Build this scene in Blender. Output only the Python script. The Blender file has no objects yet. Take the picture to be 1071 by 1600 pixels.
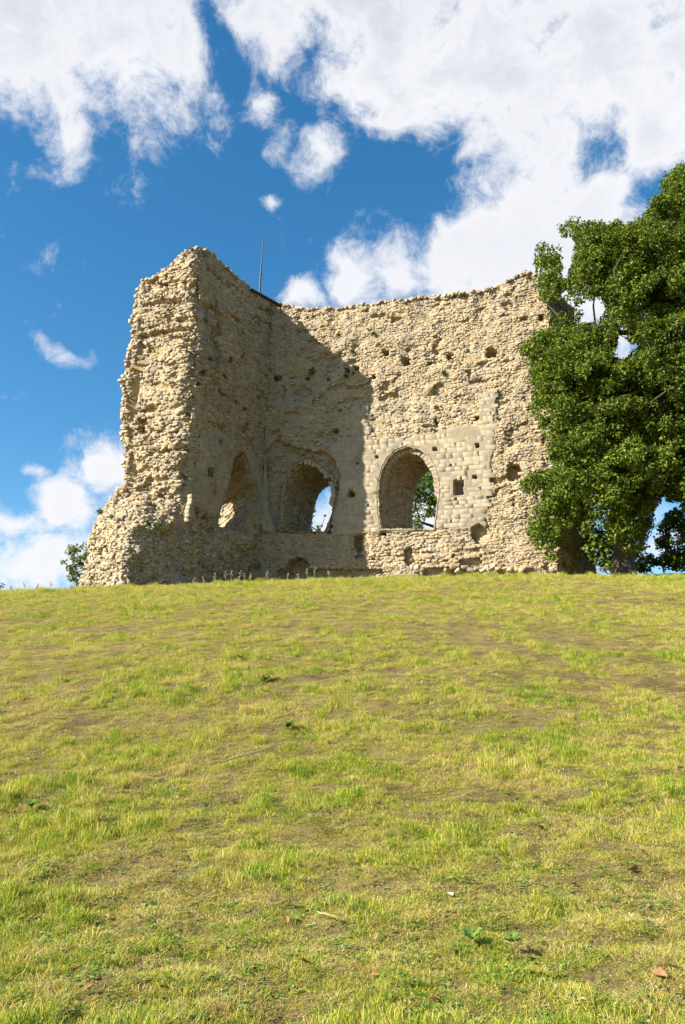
import bpy, bmesh, math, random
import numpy as np
from mathutils import Matrix, Vector

random.seed(7)
rng = np.random.default_rng(7)
R = math.radians
scene = bpy.context.scene
COL = scene.collection

# ------------------------------------------------------------------ camera
FPX, CXP, CYP = 1246.0, 535.5, 800.0          # focal length / centre in photograph pixels
PITCH = R(14.0)
SP, CP = math.sin(PITCH), math.cos(PITCH)
cam = bpy.data.cameras.new('camera')
cam.sensor_fit = 'VERTICAL'
cam.sensor_height = 36.0
cam.lens = FPX / 1600.0 * 36.0
cam.clip_start = 0.1
cam.clip_end = 6000.0
cam_ob = bpy.data.objects.new('camera', cam)
COL.objects.link(cam_ob)
cam_ob.location = (0, 0, 0)
cam_ob.rotation_euler = (R(90) + PITCH, 0, 0)
scene.camera = cam_ob

# ------------------------------------------------------------------ light and exposure
SUN_AZ = R(247.0)          # clockwise from +Y (the way the camera looks)
SUN_EL = R(32.0)
SKY_STRENGTH = 0.072
sun = bpy.data.lights.new('sun', 'SUN')
sun.energy = 5.0
sun.angle = R(0.5)
sun.color = (1.0, 0.955, 0.875)
sun_ob = bpy.data.objects.new('sun', sun)
COL.objects.link(sun_ob)
TO_SUN = Vector((math.sin(SUN_AZ) * math.cos(SUN_EL), math.cos(SUN_AZ) * math.cos(SUN_EL), math.sin(SUN_EL)))
sun_ob.rotation_euler = TO_SUN.to_track_quat('Z', 'Y').to_euler()
sun_ob.location = TO_SUN * 200
vs = scene.view_settings
vs.view_transform = 'Standard'
vs.look = 'None'
vs.exposure = 1.45
vs.gamma = 1.0
vs.use_curve_mapping = False
scene.render.film_transparent = False
scene.cycles.max_bounces = 5
scene.cycles.diffuse_bounces = 3
scene.cycles.transparent_max_bounces = 8


def pix_dir(x, y):
    u = (x - CXP) / FPX
    v = (CYP - y) / FPX
    return Vector((u, CP - v * SP, SP + v * CP)).normalized()


# ------------------------------------------------------------------ world: sky with cumulus
def build_world():
    w = bpy.data.worlds.new('World')
    scene.world = w
    w.use_nodes = True
    nt = w.node_tree
    nt.nodes.clear()
    N, L = nt.nodes.new, nt.links.new

    def mth(op, a, b=None, clamp=False):
        n = N('ShaderNodeMath')
        n.operation = op
        n.use_clamp = clamp
        for i, s in enumerate((a, b)):
            if s is None:
                continue
            if isinstance(s, (int, float)):
                n.inputs[i].default_value = s
            else:
                L(s, n.inputs[i])
        return n.outputs[0]

    sky = N('ShaderNodeTexSky')
    sky.sky_type = 'NISHITA'
    sky.sun_disc = False
    sky.sun_elevation = SUN_EL
    sky.sun_rotation = SUN_AZ
    sky.altitude = 100
    sky.air_density = 1.0
    sky.dust_density = 0.6
    sky.ozone_density = 3.0
    hsv = N('ShaderNodeHueSaturation')
    hsv.inputs['Hue'].default_value = 0.492
    hsv.inputs['Saturation'].default_value = 1.30
    hsv.inputs['Value'].default_value = 1.0
    L(sky.outputs[0], hsv.inputs['Color'])
    bg_sky = N('ShaderNodeBackground')
    bg_sky.inputs[1].default_value = SKY_STRENGTH
    L(hsv.outputs[0], bg_sky.inputs[0])

    tc = N('ShaderNodeTexCoord')
    # gentle domain warp so that the cloud edges billow
    wn = N('ShaderNodeTexNoise')
    wn.inputs['Scale'].default_value = 9.0
    wn.inputs['Detail'].default_value = 3.0
    L(tc.outputs['Generated'], wn.inputs['Vector'])
    sub = N('ShaderNodeVectorMath')
    sub.operation = 'SUBTRACT'
    L(wn.outputs['Color'], sub.inputs[0])
    sub.inputs[1].default_value = (0.5, 0.5, 0.5)
    sc_ = N('ShaderNodeVectorMath')
    sc_.operation = 'SCALE'
    sc_.inputs['Scale'].default_value = 0.07
    L(sub.outputs[0], sc_.inputs[0])
    wad = N('ShaderNodeVectorMath')
    wad.operation = 'ADD'
    L(tc.outputs['Generated'], wad.inputs[0])
    L(sc_.outputs[0], wad.inputs[1])
    warped = wad.outputs[0]

    # cumulus masses: direction (in pixels of the picture), half width, half height, turn, weight
    blobs = [
        (45, 36, 160, 82, 0, 1), (200, 58, 150, 84, 8, 1), (288, 55, 66, 84, 0, .95), (92, 148, 64, 74, 0, .9),
        (100, 215, 55, 75, -10, .9), (8, 158, 50, 45, 0, .8), (150, -40, 260, 90, 0, 1),
        (455, 40, 115, 68, 10, .95), (600, 62, 145, 88, -12, 1), (540, -20, 200, 80, 0, 1),
        (412, 158, 54, 36, 12, .84), (442, 205, 46, 44, -30, .62), (500, 243, 54, 38, -32, .88), (425, 305, 22, 17, 0, .76),
        (770, 105, 220, 160, 0, 1), (960, 90, 260, 190, 0, 1), (1030, 215, 120, 70, 0, .95), (640, 160, 80, 70, -20, .85),
        (830, 210, 170, 85, -10, .95), (735, 238, 80, 40, -10, .75), (610, 225, 34, 14, 5, .55),
        (705, 405, 170, 105, 20, 1), (800, 370, 210, 125, 15, 1), (905, 325, 150, 70, 8, .95), (625, 432, 100, 60, 12, .95),
        (560, 432, 45, 48, 0, .85), (900, 420, 200, 90, 0, .95), (480, 466, 44, 24, 0, .9), (660, 345, 26, 22, 0, .7),
        (118, 551, 46, 15, -8, .75), (160, 735, 75, 72, 0, .98), (110, 792, 62, 55, 15, .95), (200, 790, 80, 80, 0, .95),
        (25, 815, 120, 32, 0, .66), (60, 880, 200, 60, 0, .80), (60, 745, 40, 12, 0, .5),
        (505, 810, 70, 50, 0, .95), (690, 800, 150, 50, 0, .95), (1040, 840, 120, 60, 0, .5), (920, 560, 90, 70, 0, .6),
    ]
    acc = None
    r3 = random.Random(11)
    masses = []
    for (x, y, a, b, rot, wt) in blobs:
        masses.append((pix_dir(x, y), a / FPX * 1.2, b / FPX * 1.2, rot, wt))
    # the same sort of cloud goes on round the rest of the sky
    for k in range(11):
        az = R(50 + 260 * (k + r3.random() * .8) / 11)
        el = R(r3.uniform(8, 62))
        d = Vector((math.sin(az) * math.cos(el), math.cos(az) * math.cos(el), math.sin(el)))
        masses.append((d, r3.uniform(.12, .3), r3.uniform(.08, .18), r3.uniform(-20, 20), r3.uniform(.85, 1)))
    for k in range(2):
        az = R(r3.uniform(0, 360))
        el = R(r3.uniform(64, 84))
        d = Vector((math.sin(az) * math.cos(el), math.cos(az) * math.cos(el), math.sin(el)))
        masses.append((d, r3.uniform(.15, .3), r3.uniform(.1, .2), r3.uniform(-40, 40), .95))
    for (c, a, b, rot, wt) in masses:
        right = c.cross(Vector((0, 0, 1))).normalized()
        up = right.cross(c).normalized()
        t = R(rot)
        ax = right * math.cos(t) + up * math.sin(t)
        ay = -right * math.sin(t) + up * math.cos(t)
        m = Matrix((ax, ay, c)).transposed()
        mp = N('ShaderNodeMapping')
        mp.vector_type = 'TEXTURE'
        mp.inputs['Location'].default_value = c
        mp.inputs['Rotation'].default_value = m.to_euler()
        mp.inputs['Scale'].default_value = (a, b, max(a, b))
        L(warped, mp.inputs['Vector'])
        g = N('ShaderNodeTexGradient')
        g.gradient_type = 'SPHERICAL'
        L(mp.outputs[0], g.inputs[0])
        v = mth('MULTIPLY', g.outputs['Fac'], wt)
        if acc is None:
            acc = v
        else:
            n = N('ShaderNodeMath')
            n.operation = 'SMOOTH_MAX'
            L(acc, n.inputs[0])
            L(v, n.inputs[1])
            n.inputs[2].default_value = 0.06
            acc = n.outputs[0]
    # gaps of blue between the masses
    for (x, y, a, b, rot, wt) in [(334, 40, 30, 80, 10, .5), (956, 236, 56, 32, 5, .42), (730, 286, 60, 32, 15, .5), (640, 300, 75, 85, -35, .6), (480, 126, 110, 20, 8, .4), (700, 205, 26, 50, 0, .35), (1040, 295, 60, 30, 0, .4)]:
        c = pix_dir(x, y)
        right = c.cross(Vector((0, 0, 1))).normalized()
        up = right.cross(c).normalized()
        t = R(rot)
        m = Matrix((right * math.cos(t) + up * math.sin(t), up * math.cos(t) - right * math.sin(t), c)).transposed()
        mp = N('ShaderNodeMapping')
        mp.vector_type = 'TEXTURE'
        mp.inputs['Location'].default_value = c
        mp.inputs['Rotation'].default_value = m.to_euler()
        mp.inputs['Scale'].default_value = (a / FPX * 1.2, b / FPX * 1.2, max(a, b) / FPX)
        L(warped, mp.inputs['Vector'])
        g = N('ShaderNodeTexGradient')
        g.gradient_type = 'SPHERICAL'
        L(mp.outputs[0], g.inputs[0])
        acc = mth('SUBTRACT', acc, mth('MULTIPLY', g.outputs['Fac'], wt))
    fb = N('ShaderNodeTexNoise')
    fb.inputs['Scale'].default_value = 9.0
    fb.inputs['Detail'].default_value = 12.0
    fb.inputs['Roughness'].default_value = 0.70
    fb.inputs['Distortion'].default_value = 0.0
    L(warped, fb.inputs['Vector'])
    d0 = mth('ADD', acc, mth('MULTIPLY', mth('SUBTRACT', fb.outputs['Fac'], 0.5), 2.1))
    mr = N('ShaderNodeMapRange')
    mr.interpolation_type = 'SMOOTHSTEP'
    mr.inputs['From Min'].default_value = 0.19
    mr.inputs['From Max'].default_value = 0.72
    L(d0, mr.inputs['Value'])
    # thick parts seen from below are greyer
    fb2 = N('ShaderNodeTexNoise')
    fb2.inputs['Scale'].default_value = 5.0
    fb2.inputs['Detail'].default_value = 6.0
    L(warped, fb2.inputs['Vector'])
    sep = N('ShaderNodeSeparateXYZ')
    L(tc.outputs['Generated'], sep.inputs[0])
    high = N('ShaderNodeMapRange')
    high.inputs['From Min'].default_value = 0.50
    high.inputs['From Max'].default_value = 0.70
    L(sep.outputs['Z'], high.inputs['Value'])
    thick = N('ShaderNodeMapRange')
    thick.interpolation_type = 'SMOOTHSTEP'
    thick.inputs['From Min'].default_value = 0.40
    thick.inputs['From Max'].default_value = 1.10
    L(mth('ADD', d0, mth('MULTIPLY', mth('SUBTRACT', fb2.outputs['Fac'], .5), .8)), thick.inputs['Value'])
    grey = mth('MULTIPLY', thick.outputs[0], mth('ADD', mth('MULTIPLY', high.outputs[0], 0.75), 0.30), True)
    mixc = N('ShaderNodeMix')
    mixc.data_type = 'RGBA'
    L(grey, mixc.inputs['Factor'])
    mixc.inputs['A'].default_value = (0.365, 0.365, 0.375, 1)
    mixc.inputs['B'].default_value = (0.265, 0.275, 0.305, 1)
    bg_c = N('ShaderNodeBackground')
    bg_c.inputs[1].default_value = 1.0
    L(mixc.outputs['Result'], bg_c.inputs[0])
    alpha = mth('MULTIPLY', mr.outputs[0], 0.97)
    mx = N('ShaderNodeMixShader')
    L(alpha, mx.inputs[0])
    L(bg_sky.outputs[0], mx.inputs[1])
    L(bg_c.outputs[0], mx.inputs[2])
    out = N('ShaderNodeOutputWorld')
    L(mx.outputs[0], out.inputs[0])
    w.cycles.sampling_method = 'MANUAL'
    w.cycles.sample_map_resolution = 256


build_world()


# ------------------------------------------------------------------ helpers
def hash3(ix, iy, iz, seed=0):
    h = (ix.astype(np.int64) * 374761393 + iy.astype(np.int64) * 668265263 + iz.astype(np.int64) * 1274126177 + seed * 974634777) & 0xffffffff
    h = ((h ^ (h >> 13)) * 1274126177) & 0xffffffff
    h = (h ^ (h >> 16)) & 0xffffffff
    return h / 4294967295.0


def noise3(P, seed=0):
    """value noise in -1..1 at points P (..., 3)"""
    f = np.floor(P)
    t = P - f
    t = t * t * (3 - 2 * t)
    i = f.astype(np.int64)
    x, y, z = i[..., 0], i[..., 1], i[..., 2]
    tx, ty, tz = t[..., 0], t[..., 1], t[..., 2]
    v = 0
    for dx in (0, 1):
        for dy in (0, 1):
            for dz in (0, 1):
                wgt = (tx if dx else 1 - tx) * (ty if dy else 1 - ty) * (tz if dz else 1 - tz)
                v = v + wgt * hash3(x + dx, y + dy, z + dz, seed)
    return v * 2 - 1


def fbm(P, scale, octaves=4, seed=0, rough=.5):
    a, s, v, tot = 1.0, scale, 0, 0
    for o in range(octaves):
        v = v + a * noise3(P * s + 17.3 * o, seed + o)
        tot += a
        a *= rough
        s *= 2.03
    return v / tot


def project(P):
    X, Y, Z = P[..., 0], P[..., 1], P[..., 2]
    dep = Y * CP + Z * SP
    up = -Y * SP + Z * CP
    return CXP + FPX * X / dep, CYP - FPX * up / dep


def z_at(Y, y):
    v = (CYP - y) / FPX
    return Y * (SP + v * CP) / (CP - v * SP)


def pt(x, y, Y):
    """the point seen at photo pixel (x, y) that stands Y metres ahead"""
    d = pix_dir(x, y)
    return np.array(d) * (Y / d.y)


def in_poly(x, y, poly):
    inside = np.zeros(np.shape(x), bool)
    n = len(poly)
    j = n - 1
    for i in range(n):
        xi, yi = poly[i]
        xj, yj = poly[j]
        c = ((yi > y) != (yj > y)) & (x < (xj - xi) * (y - yi) / (yj - yi + 1e-12) + xi)
        inside ^= c
        j = i
    return inside


def link(ob, parent=None):
    COL.objects.link(ob)
    if parent is not None:
        ob.parent = parent
    return ob


def mesh_from(name, verts, faces, mat, smooth=False):
    me = bpy.data.meshes.new(name)
    if isinstance(faces, np.ndarray):
        k = faces.shape[1]
        verts = np.asarray(verts, np.float32).reshape(-1, 3)
        me.vertices.add(len(verts))
        me.vertices.foreach_set('co', verts.ravel())
        nf = len(faces)
        me.loops.add(nf * k)
        me.loops.foreach_set('vertex_index', faces.astype(np.int32).ravel())
        me.polygons.add(nf)
        me.polygons.foreach_set('loop_start', np.arange(0, nf * k, k, dtype=np.int32))
        me.update(calc_edges=True)
        me.validate()
    else:
        me.from_pydata([tuple(v) for v in verts], [], faces)
        me.update()
    if smooth:
        me.polygons.foreach_set('use_smooth', np.ones(len(me.polygons), bool))
    if mat:
        me.materials.append(mat)
    return me


def obj(name, me, parent=None):
    return link(bpy.data.objects.new(name, me), parent)


def tag(o, label=None, cat=None, group=None, kind=None):
    if label:
        o['label'] = label
    if cat:
        o['category'] = cat
    if group:
        o['group'] = group
    if kind:
        o['kind'] = kind
    return o


def empty(name, loc, label=None, cat=None, group=None):
    o = bpy.data.objects.new(name, None)
    o.location = loc
    o.empty_display_size = .3
    link(o)
    return tag(o, label, cat, group)


def grid_faces(nr, nc, keep=None):
    idx = np.arange(nr * nc).reshape(nr, nc)
    f = np.stack([idx[:-1, :-1], idx[:-1, 1:], idx[1:, 1:], idx[1:, :-1]], -1).reshape(-1, 4)
    if keep is not None:
        f = f[keep.reshape(-1)]
    return f


# ------------------------------------------------------------------ materials
def new_mat(name):
    m = bpy.data.materials.new(name)
    m.use_nodes = True
    nt = m.node_tree
    b = nt.nodes['Principled BSDF']
    return m, nt, b


def ramp(nt, fac, stops, interp='LINEAR'):
    r = nt.nodes.new('ShaderNodeValToRGB')
    r.color_ramp.interpolation = interp
    e = r.color_ramp.elements
    e[0].position, e[0].color = stops[0][0], (*stops[0][1], 1)
    e[1].position, e[1].color = stops[1][0], (*stops[1][1], 1)
    for p, c in stops[2:]:
        x = e.new(p)
        x.color = (*c, 1)
    nt.links.new(fac, r.inputs[0])
    return r.outputs[0]


def noise_node(nt, scale, detail=4, rough=.55, vec=None, dist=0):
    n = nt.nodes.new('ShaderNodeTexNoise')
    n.inputs['Scale'].default_value = scale
    n.inputs['Detail'].default_value = detail
    n.inputs['Roughness'].default_value = rough
    n.inputs['Distortion'].default_value = dist
    if vec is not None:
        nt.links.new(vec, n.inputs['Vector'])
    return n.outputs['Fac']


def mixrgb(nt, fac, a, b, mode='MIX'):
    m = nt.nodes.new('ShaderNodeMix')
    m.data_type = 'RGBA'
    m.blend_type = mode
    for k, v in (('Factor', fac), ('A', a), ('B', b)):
        if isinstance(v, (int, float)):
            m.inputs[k].default_value = v
        elif isinstance(v, tuple):
            m.inputs[k].default_value = (*v, 1)
        else:
            nt.links.new(v, m.inputs[k])
    return m.outputs['Result']


def math_node(nt, op, a, b=0.0, clamp=False):
    n = nt.nodes.new('ShaderNodeMath')
    n.operation = op
    n.use_clamp = clamp
    for i, s in enumerate((a, b)):
        if isinstance(s, (int, float)):
            n.inputs[i].default_value = s
        else:
            nt.links.new(s, n.inputs[i])
    return n.outputs[0]


def geo(nt):
    return nt.nodes.new('ShaderNodeNewGeometry')


def island_random(nt):
    """one value per loose stone: per island of a joined mesh, per object otherwise"""
    g = geo(nt)
    oi = nt.nodes.new('ShaderNodeObjectInfo')
    return math_node(nt, 'FRACT', math_node(nt, 'ADD', g.outputs['Random Per Island'], oi.outputs['Random'])), g.outputs['Position']


def bump(nt, bsdf, height, strength, dist):
    b = nt.nodes.new('ShaderNodeBump')
    b.inputs['Strength'].default_value = strength
    b.inputs['Distance'].default_value = dist
    nt.links.new(height, b.inputs['Height'])
    nt.links.new(b.outputs[0], bsdf.inputs['Normal'])


def mat_core():
    m, nt, b = new_mat('ochre rubble core')
    pos = geo(nt).outputs['Position']
    c = ramp(nt, noise_node(nt, 1.3, 8, .62, pos), [(.25, (0.264, 0.151, 0.050)), (.38, (0.330, 0.219, 0.090)), (.48, (0.380, 0.288, 0.164)), (.66, (0.374, 0.298, 0.189)), (.85, (0.242, 0.199, 0.135))])
    c = mixrgb(nt, math_node(nt, 'MULTIPLY', noise_node(nt, 9, 5, .6, pos), .55), c, ramp(nt, noise_node(nt, 14, 4, .7, pos), [(.35, (.15, .118, .07)), (.65, (.36, .305, .21))]))
    c = mixrgb(nt, math_node(nt, 'MULTIPLY', ramp_fac(nt, noise_node(nt, 2.3, 7, .75, pos), .55, .67), .45), c, (.13, .098, .055))
    at = nt.nodes.new('ShaderNodeAttribute')
    at.attribute_name = 'dressed'
    plaster = mixrgb(nt, ramp_fac(nt, noise_node(nt, .8, 6, .65, pos), .42, .72), (.30, .25, .17), (.22, .185, .13))
    plaster = mixrgb(nt, math_node(nt, 'MULTIPLY', ramp_fac(nt, noise_node(nt, 3.1, 6, .7, pos), .50, .70), .6), plaster, (.31, .23, .115))
    c = mixrgb(nt, at.outputs['Fac'], c, plaster)
    nt.links.new(c, b.inputs['Base Color'])
    b.inputs['Roughness'].default_value = .95
    b.inputs['Specular IOR Level'].default_value = .15
    bump(nt, b, noise_node(nt, 13, 5, .7, pos), .9, .045)
    return m


def mat_stone():
    m, nt, b = new_mat('weathered rubble stone')
    r, pos = island_random(nt)
    c = ramp(nt, r, [(.0, (0.165, 0.130, 0.088)), (.08, (0.264, 0.209, 0.135)), (.15, (0.352, 0.274, 0.167)), (.35, (0.396, 0.316, 0.204)), (.52, (0.341, 0.232, 0.105)), (.62, (0.385, 0.305, 0.194)), (.80, (0.440, 0.368, 0.259)), (.92, (0.286, 0.242, 0.181)), (1, (0.363, 0.268, 0.139))])
    big = noise_node(nt, .55, 5, .6, pos)
    mpn = nt.nodes.new('ShaderNodeMapping')
    mpn.inputs['Scale'].default_value = (1.6, 1.6, .22)
    nt.links.new(pos, mpn.inputs['Vector'])
    c = mixrgb(nt, math_node(nt, 'MULTIPLY', ramp_fac(nt, noise_node(nt, 1.0, 5, .6, mpn.outputs[0]), .50, .68), .5), c, (.20, .175, .13))
    c = mixrgb(nt, math_node(nt, 'MULTIPLY', ramp_fac(nt, big, .50, .68), .55), c, (.215, .195, .155))
    c = mixrgb(nt, math_node(nt, 'MULTIPLY', ramp_fac(nt, noise_node(nt, 2.3, 7, .75, pos), .54, .66), .42), c, (.12, .098, .068))
    fine = noise_node(nt, 11, 5, .65, pos)
    c = mixrgb(nt, ramp_fac(nt, fine, .55, .75), c, mixrgb(nt, .6, c, (.25, .21, .15)))
    nt.links.new(c, b.inputs['Base Color'])
    b.inputs['Roughness'].default_value = .9
    b.inputs['Specular IOR Level'].default_value = .2
    bump(nt, b, noise_node(nt, 20, 5, .65, pos), .6, .03)
    return m


def ramp_fac(nt, v, lo, hi):
    n = nt.nodes.new('ShaderNodeMapRange')
    n.inputs['From Min'].default_value = lo
    n.inputs['From Max'].default_value = hi
    nt.links.new(v, n.inputs['Value'])
    return n.outputs[0]


def mat_ashlar():
    m, nt, b = new_mat('dressed limestone block')
    r, pos = island_random(nt)
    c = ramp(nt, r, [(0, (0.330, 0.264, 0.170)), (.4, (0.369, 0.296, 0.195)), (.7, (0.352, 0.288, 0.197)), (1, (0.391, 0.308, 0.197))])
    c = mixrgb(nt, ramp_fac(nt, noise_node(nt, .8, 6, .65, pos), .42, .72), c, (.24, .212, .162))
    c = mixrgb(nt, math_node(nt, 'MULTIPLY', ramp_fac(nt, noise_node(nt, 2.6, 7, .7, pos), .52, .72), .6), c, (.29, .21, .10))
    c = mixrgb(nt, math_node(nt, 'MULTIPLY', ramp_fac(nt, noise_node(nt, 13, 5, .7, pos), .55, .8), .6), c, (.20, .175, .135))
    nt.links.new(c, b.inputs['Base Color'])
    b.inputs['Roughness'].default_value = .9
    b.inputs['Specular IOR Level'].default_value = .2
    bump(nt, b, noise_node(nt, 18, 6, .7, pos), .5, .025)
    return m


def mat_leaf(name, stops, trans=.3, island=True, spec=.35):
    m, nt, b = new_mat(name)
    g = geo(nt)
    pos = g.outputs['Position']
    if island:
        r = g.outputs['Random Per Island']
    else:
        oi = nt.nodes.new('ShaderNodeObjectInfo')
        r = oi.outputs['Random']
    v = math_node(nt, 'ADD', math_node(nt, 'MULTIPLY', r, .55), math_node(nt, 'MULTIPLY', noise_node(nt, .7, 3, .5, pos), .5))
    c = ramp(nt, v, stops)
    nt.links.new(c, b.inputs['Base Color'])
    b.inputs['Roughness'].default_value = .6
    b.inputs['Specular IOR Level'].default_value = spec * .5
    tr = nt.nodes.new('ShaderNodeBsdfTranslucent')
    nt.links.new(mixrgb(nt, .5, c, (.20, .26, .02), 'MIX'), tr.inputs[0])
    mx = nt.nodes.new('ShaderNodeMixShader')
    mx.inputs[0].default_value = trans
    nt.links.new(b.outputs[0], mx.inputs[1])
    nt.links.new(tr.outputs[0], mx.inputs[2])
    nt.links.new(mx.outputs[0], nt.nodes['Material Output'].inputs[0])
    return m


def mat_plain(name, c0, c1, scale=20, rough=.85):
    m, nt, b = new_mat(name)
    pos = geo(nt).outputs['Position']
    nt.links.new(ramp(nt, noise_node(nt, scale, 5, .65, pos), [(.3, c0), (.7, c1)]), b.inputs['Base Color'])
    b.inputs['Roughness'].default_value = rough
    bump(nt, b, noise_node(nt, scale * 2, 4, .6, pos), .4, .02)
    return m


M_CORE = mat_core()
M_STONE = mat_stone()
M_ASH = mat_ashlar()
M_OAK = mat_leaf('oak leaves', [(.15, (0.022, 0.051, 0.007)), (.38, (0.052, 0.099, 0.010)), (.56, (0.105, 0.145, 0.013)), (.78, (0.155, 0.180, 0.016)), (.98, (0.227, 0.189, 0.027))], .22)
M_FAR = mat_leaf('far tree leaves', [(.2, (.035, .075, .012)), (.6, (.075, .13, .02)), (.9, (.13, .17, .03))])
M_WEED = mat_leaf('wall weed leaves', [(.2, (.05, .085, .02)), (.6, (.10, .14, .04)), (.9, (.19, .19, .06))], .2)
M_BARK = mat_plain('oak bark', (.045, .035, .025), (.10, .08, .058), 9)
M_IRON = mat_plain('dark iron', (.02, .02, .022), (.05, .045, .04), 30, .6)
M_TIMBER = mat_plain('dark timber', (.03, .026, .02), (.07, .058, .045), 20)
M_DEAD = mat_plain('dead leaf brown', (.14, .06, .025), (.31, .16, .065), 30)
M_DEADPALE = mat_plain('bleached leaf', (.34, .29, .19), (.50, .45, .34), 30)
M_SCRAP = mat_plain('white paper', (.55, .54, .52), (.62, .61, .60), 30)
M_TWIG = mat_plain('dry twig', (.25, .18, .075), (.38, .29, .14), 25)
M_TWIGDARK = mat_plain('dark twig', (.06, .045, .03), (.14, .10, .06), 25)

# ------------------------------------------------------------------ terrain
_gy = np.array([-60, -20, 0, 5, 8, 11, 16, 22, 28, 33, 36, 38.5, 41, 44, 48, 55, 65, 80, 110, 160, 400, 3000.])
_gz = np.array([-2.2, -1.9, -1.6, -1.5, -1.27, -.72, .70, 2.45, 4.10, 5.35, 6.02, 6.52, 6.90, 7.2, 7.45, 7.5, 7.2, 5, 0, -3, -6, -10.])
_fy = np.arange(-60, 200, .25)
_fz = np.interp(_fy, _gy, _gz)
_k = np.hanning(17)
_k /= _k.sum()
_fz = np.convolve(np.pad(_fz, 8, mode='edge'), _k, mode='valid')
_q = np.array([-1.2, -.43, -.30, -.20, -.12, 0, .2, .45, 1.2])
_qr = np.array([.148, .1500, .1535, .1555, .1600, .1635, .1665, .1670, .1665])


def ground_z(X, Y, detail=True):
    X = np.asarray(X, float)
    Y = np.asarray(Y, float)
    base = np.where(Y < 198, np.interp(Y, _fy, _fz), np.interp(Y, _gy, _gz))
    q = X / 38.5
    k = np.interp(q, _q, _qr) / .1705
    z = np.where(base > -1.6, (base + 1.6) * k - 1.6, base)
    if detail:
        P = np.stack([X, Y, np.zeros_like(X)], -1)
        fade = np.clip((90 - Y) / 40, 0, 1)
        z = z + fade * (.10 * fbm(P, .22, 3, 5) + .055 * fbm(P, 1.1, 3, 9) + .045 * fbm(P, 3.2, 2, 12))
    return z


def patch(X, Y):
    """0 = lush green, 1 = dry: where the sward is thin and straw coloured"""
    P = np.stack([X, Y * .8, np.zeros_like(X)], -1)
    return .5 + .5 * fbm(P, .35, 5, 31, .6) * 1.9


def mat_ground():
    m, nt, b = new_mat('dry turf soil')
    pos = geo(nt).outputs['Position']
    c = ramp(nt, noise_node(nt, 1.6, 8, .65, pos), [(.30, (.075, .055, .025)), (.45, (.135, .102, .042)), (.58, (.19, .15, .055)), (.72, (.26, .195, .082))])
    c = mixrgb(nt, ramp_fac(nt, noise_node(nt, 22, 5, .7, pos), .55, .74), c, (.25, .185, .095))
    nt.links.new(c, b.inputs['Base Color'])
    b.inputs['Roughness'].default_value = 1
    b.inputs['Specular IOR Level'].default_value = .1
    bump(nt, b, noise_node(nt, 25, 6, .7, pos), 1, .05)
    return m


def build_ground():
    ys = np.concatenate([np.arange(-60, 2, 3.), np.arange(2, 46, .12), np.arange(46, 60, .4), np.arange(60, 120, 3), [130, 150, 180, 240, 400, 800, 1600, 3000]])
    xr = np.concatenate([np.arange(0, 12, .15), np.arange(12, 28, .3), np.arange(28, 60, 2.), [65, 80, 110, 160, 250, 500, 1000, 3000]])
    xs = np.concatenate([-xr[:0:-1], xr])
    X, Y = np.meshgrid(xs, ys)
    Z = ground_z(X, Y)
    me = mesh_from('grassy_bank', np.stack([X, Y, Z], -1), grid_faces(len(ys), len(xs)), mat_ground(), True)
    o = obj('grassy_bank', me)
    tag(o, kind='structure')


build_ground()

# ------------------------------------------------------------------ stones (shared shapes)
def rock_shapes(n, seed):
    out = []
    r = np.random.default_rng(seed)
    for k in range(n):
        bm = bmesh.new()
        bmesh.ops.create_cube(bm, size=1)
        for v in bm.verts:
            v.co += Vector(r.uniform(-.17, .17, 3))
        bmesh.ops.bevel(bm, geom=list(bm.edges), offset=(.10 if k % 3 == 0 else .055), segments=1, affect='EDGES', profile=.5)
        for v in bm.verts:
            v.co += Vector(r.uniform(-.04, .04, 3))
        bmesh.ops.triangulate(bm, faces=bm.faces)
        V = np.array([v.co[:] for v in bm.verts])
        F = np.array([[v.index for v in f.verts] for f in bm.faces])
        bm.free()
        out.append((V, F))
    return out


def block_shapes(n, seed):
    out = []
    r = np.random.default_rng(seed)
    for k in range(n):
        bm = bmesh.new()
        bmesh.ops.create_cube(bm, size=1)
        bmesh.ops.bevel(bm, geom=list(bm.edges), offset=.014, segments=1, affect='EDGES', profile=.5)
        for v in bm.verts:
            v.co += Vector(r.uniform(-.01, .01, 3))
        bmesh.ops.triangulate(bm, faces=bm.faces)
        V = np.array([v.co[:] for v in bm.verts])
        F = np.array([[v.index for v in f.verts] for f in bm.faces])
        bm.free()
        out.append((V, F))
    return out


ROCKS = rock_shapes(9, 3)
BLOCKS = block_shapes(5, 4)
_shared = {}


def shared_mesh(kind, k, mat):
    key = (kind, k)
    if key not in _shared:
        V, F = (ROCKS if kind == 'stone' else BLOCKS)[k]
        _shared[key] = mesh_from(kind, V, F, mat)
    return _shared[key]


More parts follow.
